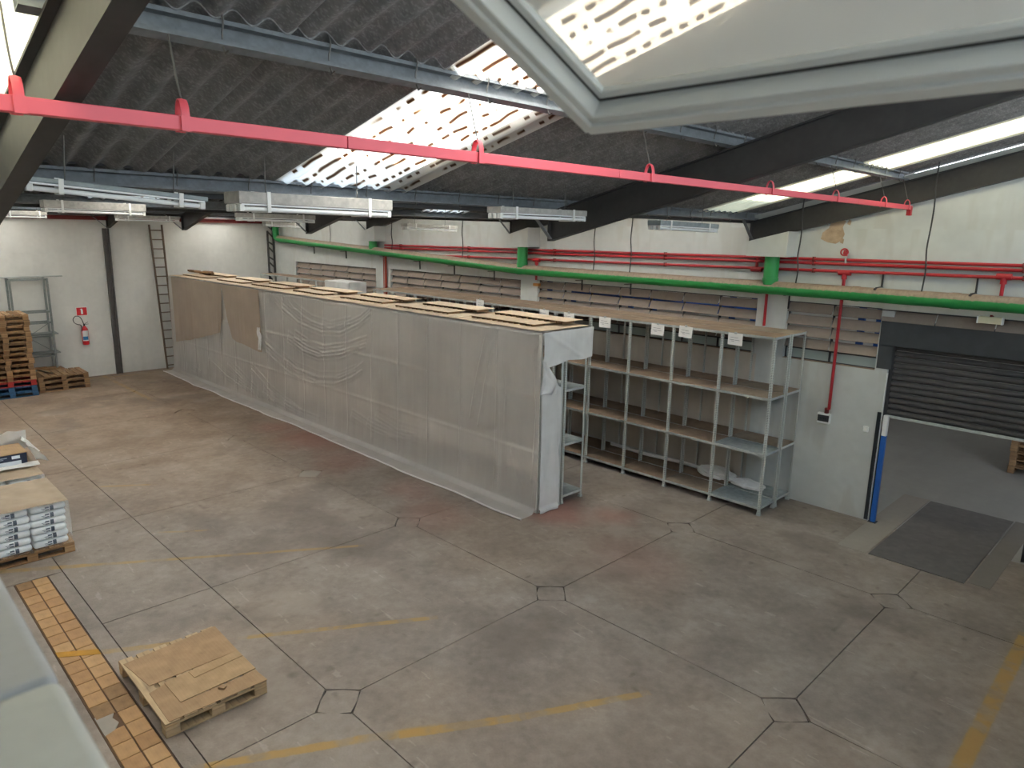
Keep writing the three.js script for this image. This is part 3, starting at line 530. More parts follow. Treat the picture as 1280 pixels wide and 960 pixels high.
// ---------------------------------------------------------------- roller door
{
  const d = struct('door_1', 'half-raised dark grey steel roller door', 'door');
  const y0 = 1.74, y1 = 2.84, n = 12, sh = (y1 - y0) / n, a = DX0 + 0.05, b = DX1 - 0.05;
  const prof = []; for (let i = 0; i <= 8; i++) { const t = i / 8; prof.push([0.022 * Math.sin(Math.PI * Math.min(1, t * 1.12)) ** 0.7 + 0.004, t * (sh - 0.006)]); }
  prof.push([-0.012, sh - 0.006], [-0.012, 0]);
  const sg = extr(prof, b - a).rotateY(Math.PI / 2);      // outline x -> -z ... turned to face the hall
  for (let i = 0; i < n; i++) { const s = mesh('slat', extr(prof.map(([p, q]) => [-p, q]).reverse(), b - a).rotateY(Math.PI / 2), M.doorSlat, d); s.position.set(a, y0 + i * sh, ZB - 0.10); }
  mesh('bottom_bar', [bx(a, b, y0 - 0.03, y0, ZB - 0.13, ZB - 0.07), bx(a, b, y0 - 0.034, y0 - 0.026, ZB - 0.08, ZB - 0.05)], M.galv, d);
  mesh('lintel_box', rbx(DX0 - 0.16, DX1 + 0.2, 2.82, 3.2, ZB - 0.19, ZB + 0.026, 0.006, 1), M.lintel, d);
  mesh('side_cover', bx(DX0 - 0.16, DX0 + 0.045, 2.46, 2.83, ZB + 0.001, ZB + 0.012), M.lintel, d);
  mesh('guide_rail', bx(DX0, DX0 + 0.05, 0, 2.82, ZB - 0.15, ZB - 0.06), M.frameDark, d);
  mesh('guide_rail', bx(DX1 - 0.05, DX1, 0, 2.82, ZB - 0.15, ZB - 0.06), M.frameDark, d);
  mesh('edge_protector', bx(DX0 - 0.055, DX0 + 0.006, 0.02, 1.78, ZB + 0.0, ZB + 0.02), M.black, d);
  mesh('jamb_trim', bx(DX0 + 0.001, DX0 + 0.014, 0.0, 2.4, ZB - 0.02, ZB + 0.02), M.white, d);
  // dusty brown sheet hood above the lintel, in lengths
  for (let i = 0; i < 4; i++) { const s = mesh('hood_panel', box(0.72, 0.21, 0.010).rotateX(-0.56), M.louvre, d); s.position.set(DX0 - 0.18 + 0.37 + i * 0.735, 3.275, ZB - 0.02); s.rotation.z = rr(-0.004, 0.004); }
  mesh('hood_rail', bx(DX0 - 0.2, DX1 + 0.6, 3.345, 3.36, ZB - 0.03, ZB + 0.03), M.frameDark, d);
}
{ // blue and white post just past the jamb
  const o = thing('guard_post', 'blue guard post with a white top at the roller door jamb', 'post', [DX0 + 0.075, 0, ZB - 0.005]);
  mesh('post', rbx(-0.035, 0.035, 0, 1.5, -0.035, 0.035, 0.008, 1), M.blue, o);
  mesh('post_top', rbx(-0.036, 0.036, 1.42, 1.75, -0.036, 0.036, 0.008, 1), M.white, o);
  mesh('foot', bx(-0.06, 0.06, 0, 0.012, -0.06, 0.06), M.black, o);
}
{ // small things on the wall by the door
  const p = onZ(1031, 522, ZB), o = thing('breaker_panel', 'small breaker panel with a dark window at the end of the red pipe', 'panel', [p.x, p.y, ZB]);
  mesh('case', rbx(-0.10, 0.10, -0.085, 0.085, 0, 0.07, 0.008), M.white, o);
  mesh('window', rbx(-0.09, 0.09, -0.05, 0.055, 0.06, 0.076, 0.003, 1), M.frameDark, o);
  for (let i = 0; i < 4; i++) mesh('switch', bx(-0.05 + i * 0.027, -0.03 + i * 0.027, -0.015, 0.02, 0.07, 0.082), M.black, o);
  mesh('pipe_socket', rod(V(0.03, 0.085, 0.03), V(0.03, 0.17, 0.04), 0.034), M.redDark, o);
  const q = onZ(1083, 536, ZB), s = thing('wall_switch', 'small white switch box on the wall beside the roller door', 'switch', [q.x, q.y, ZB]);
  mesh('plate', rbx(-0.04, 0.04, -0.045, 0.045, 0, 0.045, 0.006), M.white, s); mesh('rocker', rbx(-0.015, 0.015, -0.02, 0.02, 0.04, 0.052, 0.003, 1), M.paper, s);
  const l = thing('emergency_light', 'small yellowed light fitting under the green pipe above roller door', 'light fitting', [-2.2, 3.34, ZB + 0.12]);
  mesh('housing', rbx(-0.14, 0.14, -0.045, 0.045, -0.05, 0.05, 0.01), M.cream, l); mesh('end_cap', bx(-0.15, -0.135, -0.048, 0.048, -0.052, 0.052), M.white, l); mesh('end_cap', bx(0.135, 0.15, -0.048, 0.048, -0.052, 0.052), M.white, l);
  mesh('arm', bar(V(0, 0.03, -0.11), V(0, 0.06, 0), 0.03), M.redDark, l);
}

// ---------------------------------------------------------------- red cable tray hung below the mid-slope purlin
{
  const x = -3.38, y = 4.843, z0 = -0.2, z1 = -11.3;
  const c = thing('cable_tray', 'long pinkish-red cable duct hung on wires below the roof', 'cable tray', [x, y, 0]);
  const cuts = [z0, -2.1, -4.45, -6.9, -9.3, z1];
  for (let i = 0; i < cuts.length - 1; i++) mesh('duct_length', rbx(-0.027, 0.027, -0.031, 0.031, cuts[i + 1] + 0.002, cuts[i] - 0.002, 0.004, 1), M.redTray, c);
  mesh('end_drop', bx(-0.028, 0.028, -0.11, 0.025, z1 - 0.07, z1 + 0.001), M.redPipe, c);
  for (const px of [[20, 112], [228, 143], [597, 188], [812, 213], [963, 231], [1045, 243], [1105, 250], [1157, 256]]) {
    const z = Math.max(z1 + 0.1, onX(px[0], px[1], x).z), h = mesh('hanger', [new THREE.TorusGeometry(0.036, 0.0035, 6, 16, Math.PI).scale(1, 2.0, 6).translate(0, 0.028, z), bx(-0.040, -0.033, -0.034, 0.03, z - 0.021, z + 0.021), bx(0.033, 0.040, -0.034, 0.03, z - 0.021, z + 0.021)], M.redTray, c);
    mesh('wire', tube([V(0.0, 0.10, z), V(-0.02, 0.17, z + 0.004), V(-0.09, RAFT + 0.36 + SL * 2.27 - y, z)], 0.0045, 8, 5), M.wire, h);
  }
}

// ---------------------------------------------------------------- fluorescent fittings under the valleys (switched off)
function fitting(pl, pr, x, boxH, w, mat, tubes, label, group) {
  const a = onX(pl[0], pl[1], x), b = onX(pr[0], pr[1], x), L = Math.hypot(a.z - b.z, a.y - b.y);
  const f = thing('tube_light', label, 'light fitting', [x, (a.y + b.y) / 2, (a.z + b.z) / 2], 0, group);
  f.rotation.x = -Math.atan2(a.y - b.y, a.z - b.z) ;
  mesh('housing', rbx(-w / 2, w / 2, 0.055, 0.055 + boxH, -L / 2, L / 2, 0.006, 1), mat, f);
  mesh('reflector', [bx(-w / 2 + 0.01, w / 2 - 0.01, 0.045, 0.057, -L / 2 + 0.02, L / 2 - 0.02)], M.tube, f);
  for (let i = 0; i < tubes; i++) {
    const tx = tubes === 1 ? 0 : lerp(-w / 2 + 0.03, w / 2 - 0.03, i / (tubes - 1));
    mesh('tube', rod(V(tx, 0.02, -L / 2 + 0.04), V(tx, 0.02, L / 2 - 0.04), 0.016, 10), M.tube, f);
    for (const s of [-1, 1]) mesh('socket', rbx(tx - 0.02, tx + 0.02, 0, 0.05, s * (L / 2 - 0.025) - 0.018, s * (L / 2 - 0.025) + 0.018, 0.005, 1), M.white, f);
  }
  for (const s of [-0.33, 0.33]) mesh('strap', [bx(-w / 2 - 0.004, -w / 2 + 0.003, 0.0, 0.07 + boxH, s * L - 0.014, s * L + 0.014), bx(w / 2 - 0.003, w / 2 + 0.004, 0.0, 0.06 + boxH, s * L - 0.014, s * L + 0.014), bx(-w / 2 - 0.004, w / 2 + 0.004, -0.003, 0.004, s * L - 0.014, s * L + 0.014)], M.white, f);
  for (const s of [-0.3, 0.3]) mesh('hanger_wire', rod(V(0, 0.055 + boxH, s * L), V(0, 0.055 + boxH + Math.max(0.05, roofY(x) - 0.02 - ((a.y + b.y) / 2 + 0.055 + boxH)), s * L), 0.004, 6), M.wire, f);
}
const near = valley(1) + 0.62, mid_ = valley(2) + 0.62, far_ = valley(3) + 0.62;
fitting([290, 264], [480, 272], near, 0.085, 0.26, M.fixture, 4, 'wide boxed fluorescent fitting with white straps under the skylight strip', null);
fitting([617, 273], [725, 277], near, 0.06, 0.20, M.fixture, 3, 'grey fluorescent fitting beside the mid-hall rafter tip', null);
fitting([817, 287], [890, 291], near, 0.06, 0.20, M.fixtureBlue, 3, 'grey fluorescent fitting near the back wall rafter', null);
fitting([30, 238], [257, 262], near, 0.03, 0.10, M.fixtureBlue, 1, 'narrow silver fitting hanging askew beside the office wall rafter', null);
fitting([53, 265], [180, 270], mid_, 0.10, 0.22, M.fixture, 3, 'old cream fluorescent fitting under the second roof valley, first from the office wall', 'fittings under the second valley');
fitting([297, 276], [391, 279], mid_, 0.07, 0.2, M.fixture, 3, 'old cream fluorescent fitting under the second roof valley, second from the office wall', 'fittings under the second valley');
fitting([505, 287], [568, 290], mid_, 0.06, 0.2, M.fixture, 3, 'old cream fluorescent fitting under the second roof valley, closest to the back wall', 'fittings under the second valley');
fitting([2, 272], [58, 273], far_, 0.08, 0.2, M.fixture, 3, 'small cream fluorescent fitting under the third roof valley, first from the office wall', 'fittings under the third valley');
fitting([145, 276], [223, 278], far_, 0.07, 0.2, M.fixture, 3, 'small cream fluorescent fitting under the third roof valley, second from the office wall', 'fittings under the third valley');
fitting([330, 283], [374, 285], far_, 0.06, 0.2, M.fixture, 3, 'small cream fluorescent fitting under the third roof valley, closest to the back wall', 'fittings under the third valley');

// ---------------------------------------------------------------- slotted-angle racks
const LV = [0.14, 1.03, 1.94, 2.90], BAYW = 0.906;
const upGeo = (() => { // L section with slots, 2.91 m; uv: u across the leg, v up
  const g = mergeGeometries([new THREE.BoxGeometry(0.04, 2.86, 0.004).translate(0.02, 1.47, 0.002), new THREE.BoxGeometry(0.004, 2.86, 0.04).translate(0.002, 1.47, 0.02)].map(strip));
  const p = g.attributes.position, uv = g.attributes.uv; for (let i = 0; i < p.count; i++) uv.setXY(i, (Math.max(p.getX(i), p.getZ(i))) / 0.042, p.getY(i) / 0.32);
  return g;
})();
const footGeo = merge([bx(-0.006, 0.046, 0, 0.05, -0.006, 0.046), bx(-0.014, 0.054, 0, 0.008, -0.014, 0.054)]);
const shelfTop = bx(0, BAYW - 0.006, -0.004, 0.0, -0.53, 0);
const shelfLip = merge([bx(0, BAYW - 0.006, -0.04, -0.002, -0.004, 0), bx(0, BAYW - 0.006, -0.04, -0.002, -0.53, -0.526), bx(0, 0.004, -0.04, -0.002, -0.53, 0), bx(BAYW - 0.01, BAYW - 0.006, -0.04, -0.002, -0.53, 0), bx(0, BAYW - 0.006, -0.043, -0.039, -0.03, 0)]);
function rack(xRight, nb, zFront, label, dirty, steel = M.slotted, lip = M.galv) { // xRight: right end, bays run towards -x; front edge at zFront
  const r = thing('storage_rack', label, 'rack', [xRight, 0, zFront]);
  for (let i = 0; i <= nb; i++) for (const [z, s] of [[0, 1], [-0.53, -1]]) {
    const u = mesh('upright', upGeo, steel, r);
    u.position.set(-i * BAYW + (i === 0 ? 0 : 0.02), 0, z); u.rotation.y = s > 0 ? (i === nb ? Math.PI / 2 : Math.PI) : (i === nb ? 0 : -Math.PI / 2);
    const f = mesh('foot', footGeo, M.galv, u);
  }
  for (let i = 0; i < nb; i++) LV.forEach((y, l) => {
    const m = dirty(i, l), s = mesh('shelf', shelfTop, m, r); s.position.set(-(i + 1) * BAYW + 0.003, y, 0);
    mesh('shelf_lip', shelfLip, lip, s);
  });
  return r;
}
const dustyOf = (i, l) => (i === 0 && l < 2) ? M.shelfClean : (i === 0 && l === 2) || (i === 1 && l === 0) ? M.dustHalf : M.dust;
rack(-4.71, 12, -10.37, 'open grey shelving run with paper signs, front row', dustyOf);
rack(-4.71, 12, -10.935, 'open grey shelving run against the back wall, behind the signed row', (i, l) => (i === 0 ? (l === 0 ? M.shelfClean : M.dustHalf) : M.dust));
rack(-17.35, 6, -10.75, 'dusty grey shelving run in the far corner by the end wall', () => M.dust);
rack(-7.2, 17, -7.80, 'grey shelving run shrouded by plastic film, front row', () => M.dustHalf, M.paleSteel, M.paleSteel);
rack(-7.2, 17, -8.38, 'grey shelving run half under plastic film, rear row', (i) => (i === 0 ? M.shelfClean : M.dustHalf));

// paper signs clipped to the top shelf edge
const signTex = canvasTex(256, 176, (g, w, h) => { g.fillStyle = '#f3f0ea'; g.fillRect(0, 0, w, h); g.fillStyle = '#8a8480'; for (const [x, y, l] of [[40, 62, 60], [108, 64, 70], [30, 98, 80], [118, 100, 90], [60, 118, 50]]) { g.fillRect(x, y, l, 5); } });
M.sign = std('#ffffff', { map: signTex, roughness: 0.9 });
[[600, 380], [680, 393], [711, 397], [756, 403], [822, 412], [857, 415], [919, 424]].forEach(([px, py], i) => {
  const p = onZ(px, py, -10.345), w = 0.255, h = 0.19;
  const g = new THREE.PlaneGeometry(w, h, 6, 1), a = g.attributes.position; for (let k = 0; k < a.count; k++) a.setZ(k, 0.006 * Math.sin(a.getX(k) * 14 + i));
  const back = g.clone().translate(0, 0, -0.0015), o = thing('paper_sign', `white paper sign on the open rack, ${ORD[6 - i]} from its end by the roller door`, 'paper sign', [p.x, p.y, -10.345], 0, 'paper signs on the open rack');
  const idx = back.index; for (let k = 0; k < idx.count; k += 3) { const t = idx.getX(k); idx.setX(k, idx.getX(k + 1)); idx.setX(k + 1, t); }
  mesh('sheet', merge([g]), M.sign, o); mesh('backing', merge([back]), M.paper, o);
  mesh('clip', bx(-0.02, 0.02, h / 2 - 0.012, h / 2 + 0.02, -0.004, 0.006), M.galv, o);
  o.rotation.z = rr(-0.05, 0.03);
});

// ---------------------------------------------------------------- plastic film over the first rack
// creases traced on the film's front: polylines in photo pixels, placed on the plane the film hangs in
const ZFILM = -7.745;
const creasePx = [
  [[338, 367], [352, 385], [372, 403], [400, 415], [425, 416], [448, 405], [462, 392]],
  [[352, 366], [366, 385], [388, 402], [412, 410], [436, 405]],
  [[372, 365], [390, 372], [410, 378], [440, 380]],
  [[320, 425], [340, 447], [362, 466], [390, 478], [418, 480], [440, 472], [452, 463]],
  [[326, 423], [346, 442], [370, 460], [398, 472], [424, 473], [444, 464]],
  [[360, 424], [378, 438], [398, 446], [424, 444], [448, 434]],
  [[368, 422], [384, 433], [404, 441], [430, 438], [456, 430]],
  [[360, 455], [376, 470], [394, 476]],
  [[250, 462], [262, 478], [280, 490]], [[262, 448], [284, 470], [310, 488]], [[285, 455], [306, 476], [325, 496]], [[300, 478], [322, 495], [345, 508]], [[315, 462], [340, 490], [372, 515]], [[330, 490], [352, 506], [378, 520]], [[345, 500], [372, 518], [400, 530]],
  [[232, 448], [240, 462], [252, 470]],
  [[622, 418], [624, 470], [626, 540], [625, 620]], [[628, 420], [633, 480], [630, 545], [628, 612]], [[614, 428], [606, 480], [598, 530]], [[606, 422], [596, 470], [588, 520]],
  [[640, 560], [650, 600], [668, 632]], [[668, 440], [672, 520], [666, 600]],
  [[460, 530], [490, 545], [520, 552]], [[440, 520], [470, 540], [505, 552]], [[470, 520], [496, 536], [528, 545]]];
const creases = creasePx.map((c, ci) => { const P = c.map(([x, y]) => { const p = onZ(x, y, ZFILM); return [p.x, p.y]; }); const xs = P.map((p) => p[0]), ys = P.map((p) => p[1]); return { P, a: (ci > 15 ? 0.006 : 0.010) + 0.006 * h2(ci, 7), w: 0.020 + 0.014 * h2(ci, 9), bb: [Math.min(...xs) - 0.3, Math.max(...xs) + 0.3, Math.min(...ys) - 0.3, Math.max(...ys) + 0.3] }; });
for (const c of creases.slice()) for (const k of [-1, 1, 2]) { // finer folds running alongside
  const o = k * (0.07 + 0.03 * rnd()); creases.push({ ...c, P: c.P.map(([x, y], i) => [x + 0.25 * o + 0.02 * (rnd() - 0.5), y + o * (c.P.length > 4 || c.P[0][1] < 1.5 ? 0.9 : 0.2) + 0.012 * (rnd() - 0.5)]), a: c.a * rr(0.35, 0.7), w: c.w * 0.8 });
}
function creaseAt(x, y) {
  let s = 0;
  for (const { P, a, w, bb } of creases) {
    if (x < bb[0] || x > bb[1] || y < bb[2] || y > bb[3]) continue;
    let best = 9;
    for (let i = 0; i < P.length - 1; i++) {
      const [ax, ay] = P[i], [bx_, by] = P[i + 1], dx = bx_ - ax, dy = by - ay, t = clamp(((x - ax) * dx + (y - ay) * dy) / (dx * dx + dy * dy));
      best = Math.min(best, Math.hypot(x - ax - t * dx, y - ay - t * dy));
    }
    s += a * Math.exp(-((best / w) ** 2));
  }
  return s;
}
function sheetGrid(nu, nv, f, holeFn, thick = 0) { // f(u, v) -> Vector3 and uv in metres
  const pos = [], uv = [], idx = [];
  for (let j = 0; j <= nv; j++) for (let i = 0; i <= nu; i++) { const p = f(i / nu, j / nv); pos.push(p[0], p[1], p[2]); uv.push(p[3], p[4]); }
  for (let j = 0; j < nv; j++) for (let i = 0; i < nu; i++) { if (holeFn && holeFn((i + 0.5) / nu, (j + 0.5) / nv)) continue; const a = j * (nu + 1) + i; idx.push(a, a + 1, a + nu + 1, a + 1, a + nu + 2, a + nu + 1); }
  const g = new THREE.BufferGeometry(); g.setAttribute('position', new THREE.Float32BufferAttribute(pos, 3)); g.setAttribute('uv', new THREE.Float32BufferAttribute(uv, 2)); g.setIndex(idx); g.computeVertexNormals();
  return g.toNonIndexed();
}
{
  const xa = -22.62, xb = -7.16, L = xb - xa;
  const prof = [[-8.05, 2.918], [-7.80, 2.922], [-7.775, 2.90], [-7.765, 2.6], [-7.755, 1.5], [-7.74, 0.4], [-7.715, 0.1], [-7.64, 0.025], [-7.50, 0.016], [-7.37, 0.014]];
  const len = [0]; for (let i = 1; i < prof.length; i++) len.push(len[i - 1] + Math.hypot(prof[i][0] - prof[i - 1][0], prof[i][1] - prof[i - 1][1]));
  const T = len[len.length - 1];
  const at = (t) => { let i = 1; while (i < len.length - 1 && len[i] < t) i++; const k = (t - len[i - 1]) / (len[i] - len[i - 1]); return [lerp(prof[i - 1][0], prof[i][0], k), lerp(prof[i - 1][1], prof[i][1], k)]; };
  const film = thing('plastic_film', 'long translucent plastic film draped over the front of the shelving run', 'plastic film', [0, 0, 0]);
  const front = sheetGrid(1200, 160, (u, v) => {
    const x = xa + u * L, t = v * T; let [z, y] = at(t);
    const onFace = sstep(0.05, 0.3, y) * (t > 0.3 ? 1 : 0);
    let d = onFace * (creaseAt(x, y) * 1.25 + 0.010 * (fbm(x * 1.6, y * 1.2, 3) - 0.3) + 0.004 * (vn(x * 16, y * 2.5) - 0.5));
    const du = Math.abs((((-7.22 - x) / BAYW) % 1 + 1.5) % 1 - 0.5) * BAYW, ds = Math.min(...LV.map((q) => Math.abs(y - q + 0.02)));
    d += onFace * (0.013 * Math.exp(-((du / 0.026) ** 2)) + 0.008 * Math.exp(-((ds / 0.028) ** 2)));
    d += onFace * 0.012 * Math.max(0, Math.sin(x * 9 + 2 * vn(x, 3))) * sstep(0.8, 0.15, y);
    if (y < 0.15) { const out = clamp((-7.6 - z) * -4, 0, 1); z += out * 0.06 * (fbm(x * 0.9, 4, 3) - 0.5) * 2; y += out * 0.012 * Math.abs(Math.sin(x * 5 + 3 * vn(x * 2, 1))) ; }
    return [x, y, z + d, x, t];
  });
  mesh('front_drape', front, M.film, film);
  // end of the rack: film folded round the corner, torn edge, and a flap from the top
  const xe = -7.145;
  mesh('corner_fold', sheetGrid(26, 90, (u, v) => {
    const y = lerp(2.42, 0.02, v), w = v < 0.16 ? lerp(0.10, 0.50, Math.pow(v / 0.16, 0.8)) * 0.8 : 0.44 + 0.05 * vn(y * 5, 2) - 0.05 * sstep(0.8, 1, v);
    const z = -7.765 - u * w; return [xe + 0.012 + 0.016 * Math.sin(u * 9 + y * 1.5) * u + 0.012 * vn(u * 6, y * 3) + (v > 0.97 ? 0.03 : 0), y, z, z, y];
  }), M.filmBlue, film);
  mesh('end_flap', sheetGrid(50, 26, (u, v) => {
    const z = lerp(-7.77, -8.95, u), bot = lerp(2.36, 2.42, sstep(0.1, 0.5, u)) + 0.02 * vn(u * 8, 1), y = lerp(2.925, bot, v);
    return [xe + 0.02 + 0.014 * Math.sin(u * 16 + v * 2.5) * v + 0.012 * vn(u * 9, v * 3) + 0.03 * Math.exp(-(((u - v * 0.75 - 0.05) / 0.05) ** 2)) * 0.5, y, z, z, y];
  }), M.filmBlue, film);
  mesh('corner_rag', sheetGrid(14, 40, (u, v) => {
    const y = lerp(2.50, 1.95, v), w = 0.05 + 0.3 * Math.sin(Math.PI * Math.min(1, v * 0.75)) * (0.4 + v), z = -7.73 - u * w; return [xe + 0.03 + 0.03 * Math.sin(u * 7 + v * 5) + 0.02 * vn(u * 5, v * 5), y + 0.03 * Math.sin(u * 6), z, z, y];
  }), M.filmBlue, film);
  mesh('hem_roll', tube(Array.from({ length: 60 }, (_, i) => { const x = lerp(xa, xb, i / 59); return V(x, 0.022, -7.375 + 0.06 * (fbm(x * 0.9, 4, 3) - 0.5) * 2); }), 0.016, 240, 6), M.filmBlue, film);

  // second, browner sheet over the far end, hanging short with a torn gap
  const b = thing('dust_sheet', 'short brownish dust sheet hanging over the far end of the film-covered rack', 'dust sheet', [0, 0, 0]);
  const c0 = onZ(213, 343, -7.70).x, c1 = onZ(322, 350, -7.70).x;
  const lower = (x) => { const k = (x - c0) / (c1 - c0); return lerp(0.93, 1.62, Math.pow(clamp(k / 0.6), 1.1)) + (k > 0.62 ? -0.16 * sstep(0.62, 0.78, k) - 0.10 * sstep(0.8, 1, k) : 0) + 0.03 * vn(k * 30, 1); };
  const gapC = onZ(277, 370, -7.70).x;
  mesh('cloth', sheetGrid(260, 60, (u, v) => {
    const x = lerp(c0, c1, u), y = lerp(2.915, lower(x), v);
    const d = 0.020 * (fbm(x * 2.2, v * 0.8, 3) - 0.5) * (0.3 + v) + 0.008 * (vn(x * 9, v * 1.5) - 0.5) * v;
    return [x, y, -7.705 + d, x, y];
  }, (u, v) => { const x = lerp(c0, c1, u), w = 0.02 + 0.34 * Math.pow(v, 1.8); return v > 0.08 && Math.abs(x - gapC - 0.1 * v) < w; }), M.filmBrown, b);
  mesh('torn_end', sheetGrid(10, 40, (u, v) => { const x = c1 - 0.12 + 0.14 * u, y = lerp(2.0, 1.45, v); return [x, y, -7.68 + 0.025 * Math.sin(u * 8 + v * 7), x, y]; }), M.filmBlue, b);
}
// pale card laid over the top of the covered run: each sheet has raised rear strips on little laths, open along the front
{
  let x = -7.2;
  for (let i = 0; i < 7; i++) {
    const w = 2.15 + rr(-0.1, 0.1), y = 2.925, xr = x - 0.008, xl = (i === 6 ? -22.55 : x - w) + 0.008, m = i % 2 ? M.kraftPale : M.kraftPale2;
    const o = thing('card_sheet', `pale layered cardboard sheet on the covered rack, ${ORD[i]} from its open end`, 'cardboard', [0, y, -7.79], 0, 'cardboard sheets on the covered rack');
    const wavy = (g) => { const p = g.attributes.position; for (let k = 0; k < p.count; k++) p.setY(k, p.getY(k) + 0.010 * vn(p.getX(k) * 2.2 + i, p.getZ(k) * 2)); g.computeVertexNormals(); return g; };
    const plate = (a, b, z0, z1, y0) => wavy(uvm(new THREE.BoxGeometry(b - a, 0.006, z0 - z1, 12, 1, 3).translate((a + b) / 2, y0, (z0 + z1) / 2)));
    mesh('base_layer', plate(xl, xr, 0, -1.13, 0.006), m, o);
    [[-0.30 + rr(-0.04, 0.04), 0.046, 0.10 + rr(0, 0.1), 0.25 + rr(0, 0.2)], [-0.70 + rr(-0.04, 0.04), 0.088, 0.3 + rr(0, 0.15), 0.05 + rr(0, 0.1)]].forEach(([z, h, c, d]) => {
      const a = xl + c, b = xr - d, st = mesh('raised_strip', plate(a, b, z, -1.13, h), m, o), laths = [];
      for (let q = a + 0.03; q < b; q += 0.13) laths.push(bx(q, q + 0.03, h - 0.038, h - 0.003, z - 0.30, z - 0.02));
      mesh('laths', laths, M.wood[3], st);
    });
    x = xl - 0.008;
  }
  const o = thing('wood_offcut', 'bundle of brown timber offcuts on the far end of the covered rack', 'timber', [-21.6, 3.03, -8.35]);
  for (let i = 0; i < 6; i++) { const m = mesh('stick', box(rr(0.3, 0.7), 0.05, 0.07), M.wood[i % 4], o); m.position.set(rr(-0.7, 0.7), 0.026 + 0.012 * (i % 2), rr(-0.25, 0.2)); m.rotation.y = rr(-0.3, 0.3); }
}
// film over the far-corner rack end and hung behind the open run
{
  const o = thing('plastic_cover', 'bluish plastic film over the near end of the far-corner rack', 'plastic film', [0, 0, 0]);
  mesh('film', sheetGrid(40, 40, (u, v) => { // over the top, down the front
    const x = lerp(-18.6, -17.28, u), t = v * 1.0; let y = 2.925, z = -11.3 + t * 0.9;
    if (t > 0.63) { z = -10.73 + 0.012 * Math.sin(x * 14); y = 2.925 - (t - 0.63) * 0.7 - 0.07 * Math.sin(u * 3.1) * (t - 0.63) * 3; } else y += 0.008 * vn(x * 6, t * 6);
    return [x, y, z, x, t];
  }), M.filmBlue, o);
  mesh('film', sheetGrid(20, 40, (u, v) => { const z = lerp(-11.3, -10.73, u), y = lerp(2.925, 2.05 + 0.1 * vn(u * 5, 1), v); return [-17.28 + 0.02 * Math.sin(z * 18 + v) * (0.3 + v), y, z, z, y]; }), M.filmBlue, o);
  const b = thing('back_film', 'dusty plastic film hanging behind the open shelving run', 'plastic film', [0, 0, 0]);
  mesh('film', sheetGrid(300, 30, (u, v) => { const x = lerp(-15.5, -5.55, u), y = lerp(2.42, 0.16, v); return [x, y, -11.490 + 0.004 * Math.sin(x * 13 + 1.5 * vn(x * 2, v)) + 0.003 * vn(x * 20, y * 3), x, y]; }), M.filmBack, b);
  const c = thing('film_bundle', 'crumpled clear plastic lying on the bottom shelf of the open rack', 'plastic film', [0, 0, 0]);
  const blob = (cx, cy, cz, rx, ry, rz, s) => { const g = new THREE.IcosahedronGeometry(1, 4), p = g.attributes.position; for (let i = 0; i < p.count; i++) { const v = V().fromBufferAttribute(p, i), k = 0.72 + 0.55 * fbm(v.x * 2.5 + s, v.y * 2.5 + v.z * 2.1, 3); p.setXYZ(i, cx + v.x * rx * k, Math.max(cy - ry * 0.6, cy + v.y * ry * k), cz + v.z * rz * k); } g.computeVertexNormals(); return strip(g); };
  mesh('film_heap', blob(-5.95, 0.21, -11.2, 0.36, 0.11, 0.2, 3), M.filmBlue, c); mesh('film_heap', blob(-5.3, 0.2, -11.1, 0.28, 0.08, 0.16, 8), M.filmBlue, c);
  mesh('film_tail', tube([V(-8.4, 0.18, -11.3), V(-7.5, 0.2, -11.2), V(-6.8, 0.19, -11.3), V(-6.2, 0.22, -11.2)], 0.035, 40, 7), M.filmBlue, c);
}

// ---------------------------------------------------------------- pallets
const palletCache = new Map();
function pallet(label, L, W, mats, pos, turn, group, chipped) {
  const p = thing('pallet', label, 'pallet', pos, turn, group), pick = () => mats[Math.floor(rnd() * mats.length)];
  const key = L + ',' + W; let G = palletCache.get(key);
  if (!G) { G = { deck: rbx(-L / 2, L / 2, 0.12, 0.141, -0.062, 0.062, 0.004, 1), bearer: rbx(-0.055, 0.055, 0.098, 0.119, -W / 2, W / 2, 0.004, 1), block: rbx(-0.055, 0.055, 0.02, 0.098, -0.062, 0.062, 0.004, 1), skid: rbx(-0.055, 0.055, 0, 0.02, -W / 2, W / 2, 0.004, 1) }; palletCache.set(key, G); }
  const n = Math.max(5, Math.round(W / 0.155));
  for (let i = 0; i < n; i++) { const m = mesh('deck_board', G.deck, pick(), p); m.position.z = lerp(-W / 2 + 0.062, W / 2 - 0.062, i / (n - 1)); }
  for (const x of [-L / 2 + 0.055, 0, L / 2 - 0.055]) {
    mesh('bearer', G.bearer, pick(), p).position.x = x; mesh('skid_board', G.skid, pick(), p).position.x = x;
    for (const z of [-W / 2 + 0.062, 0, W / 2 - 0.062]) mesh('block', G.block, pick(), p).position.set(x, 0, z);
  }
  return p;
}
pallet('pale new wooden pallet with cardboard on top beside the tiled strip', 1.29, 0.93, M.woodNew, [-6.54, 0.001, -2.15], 0);
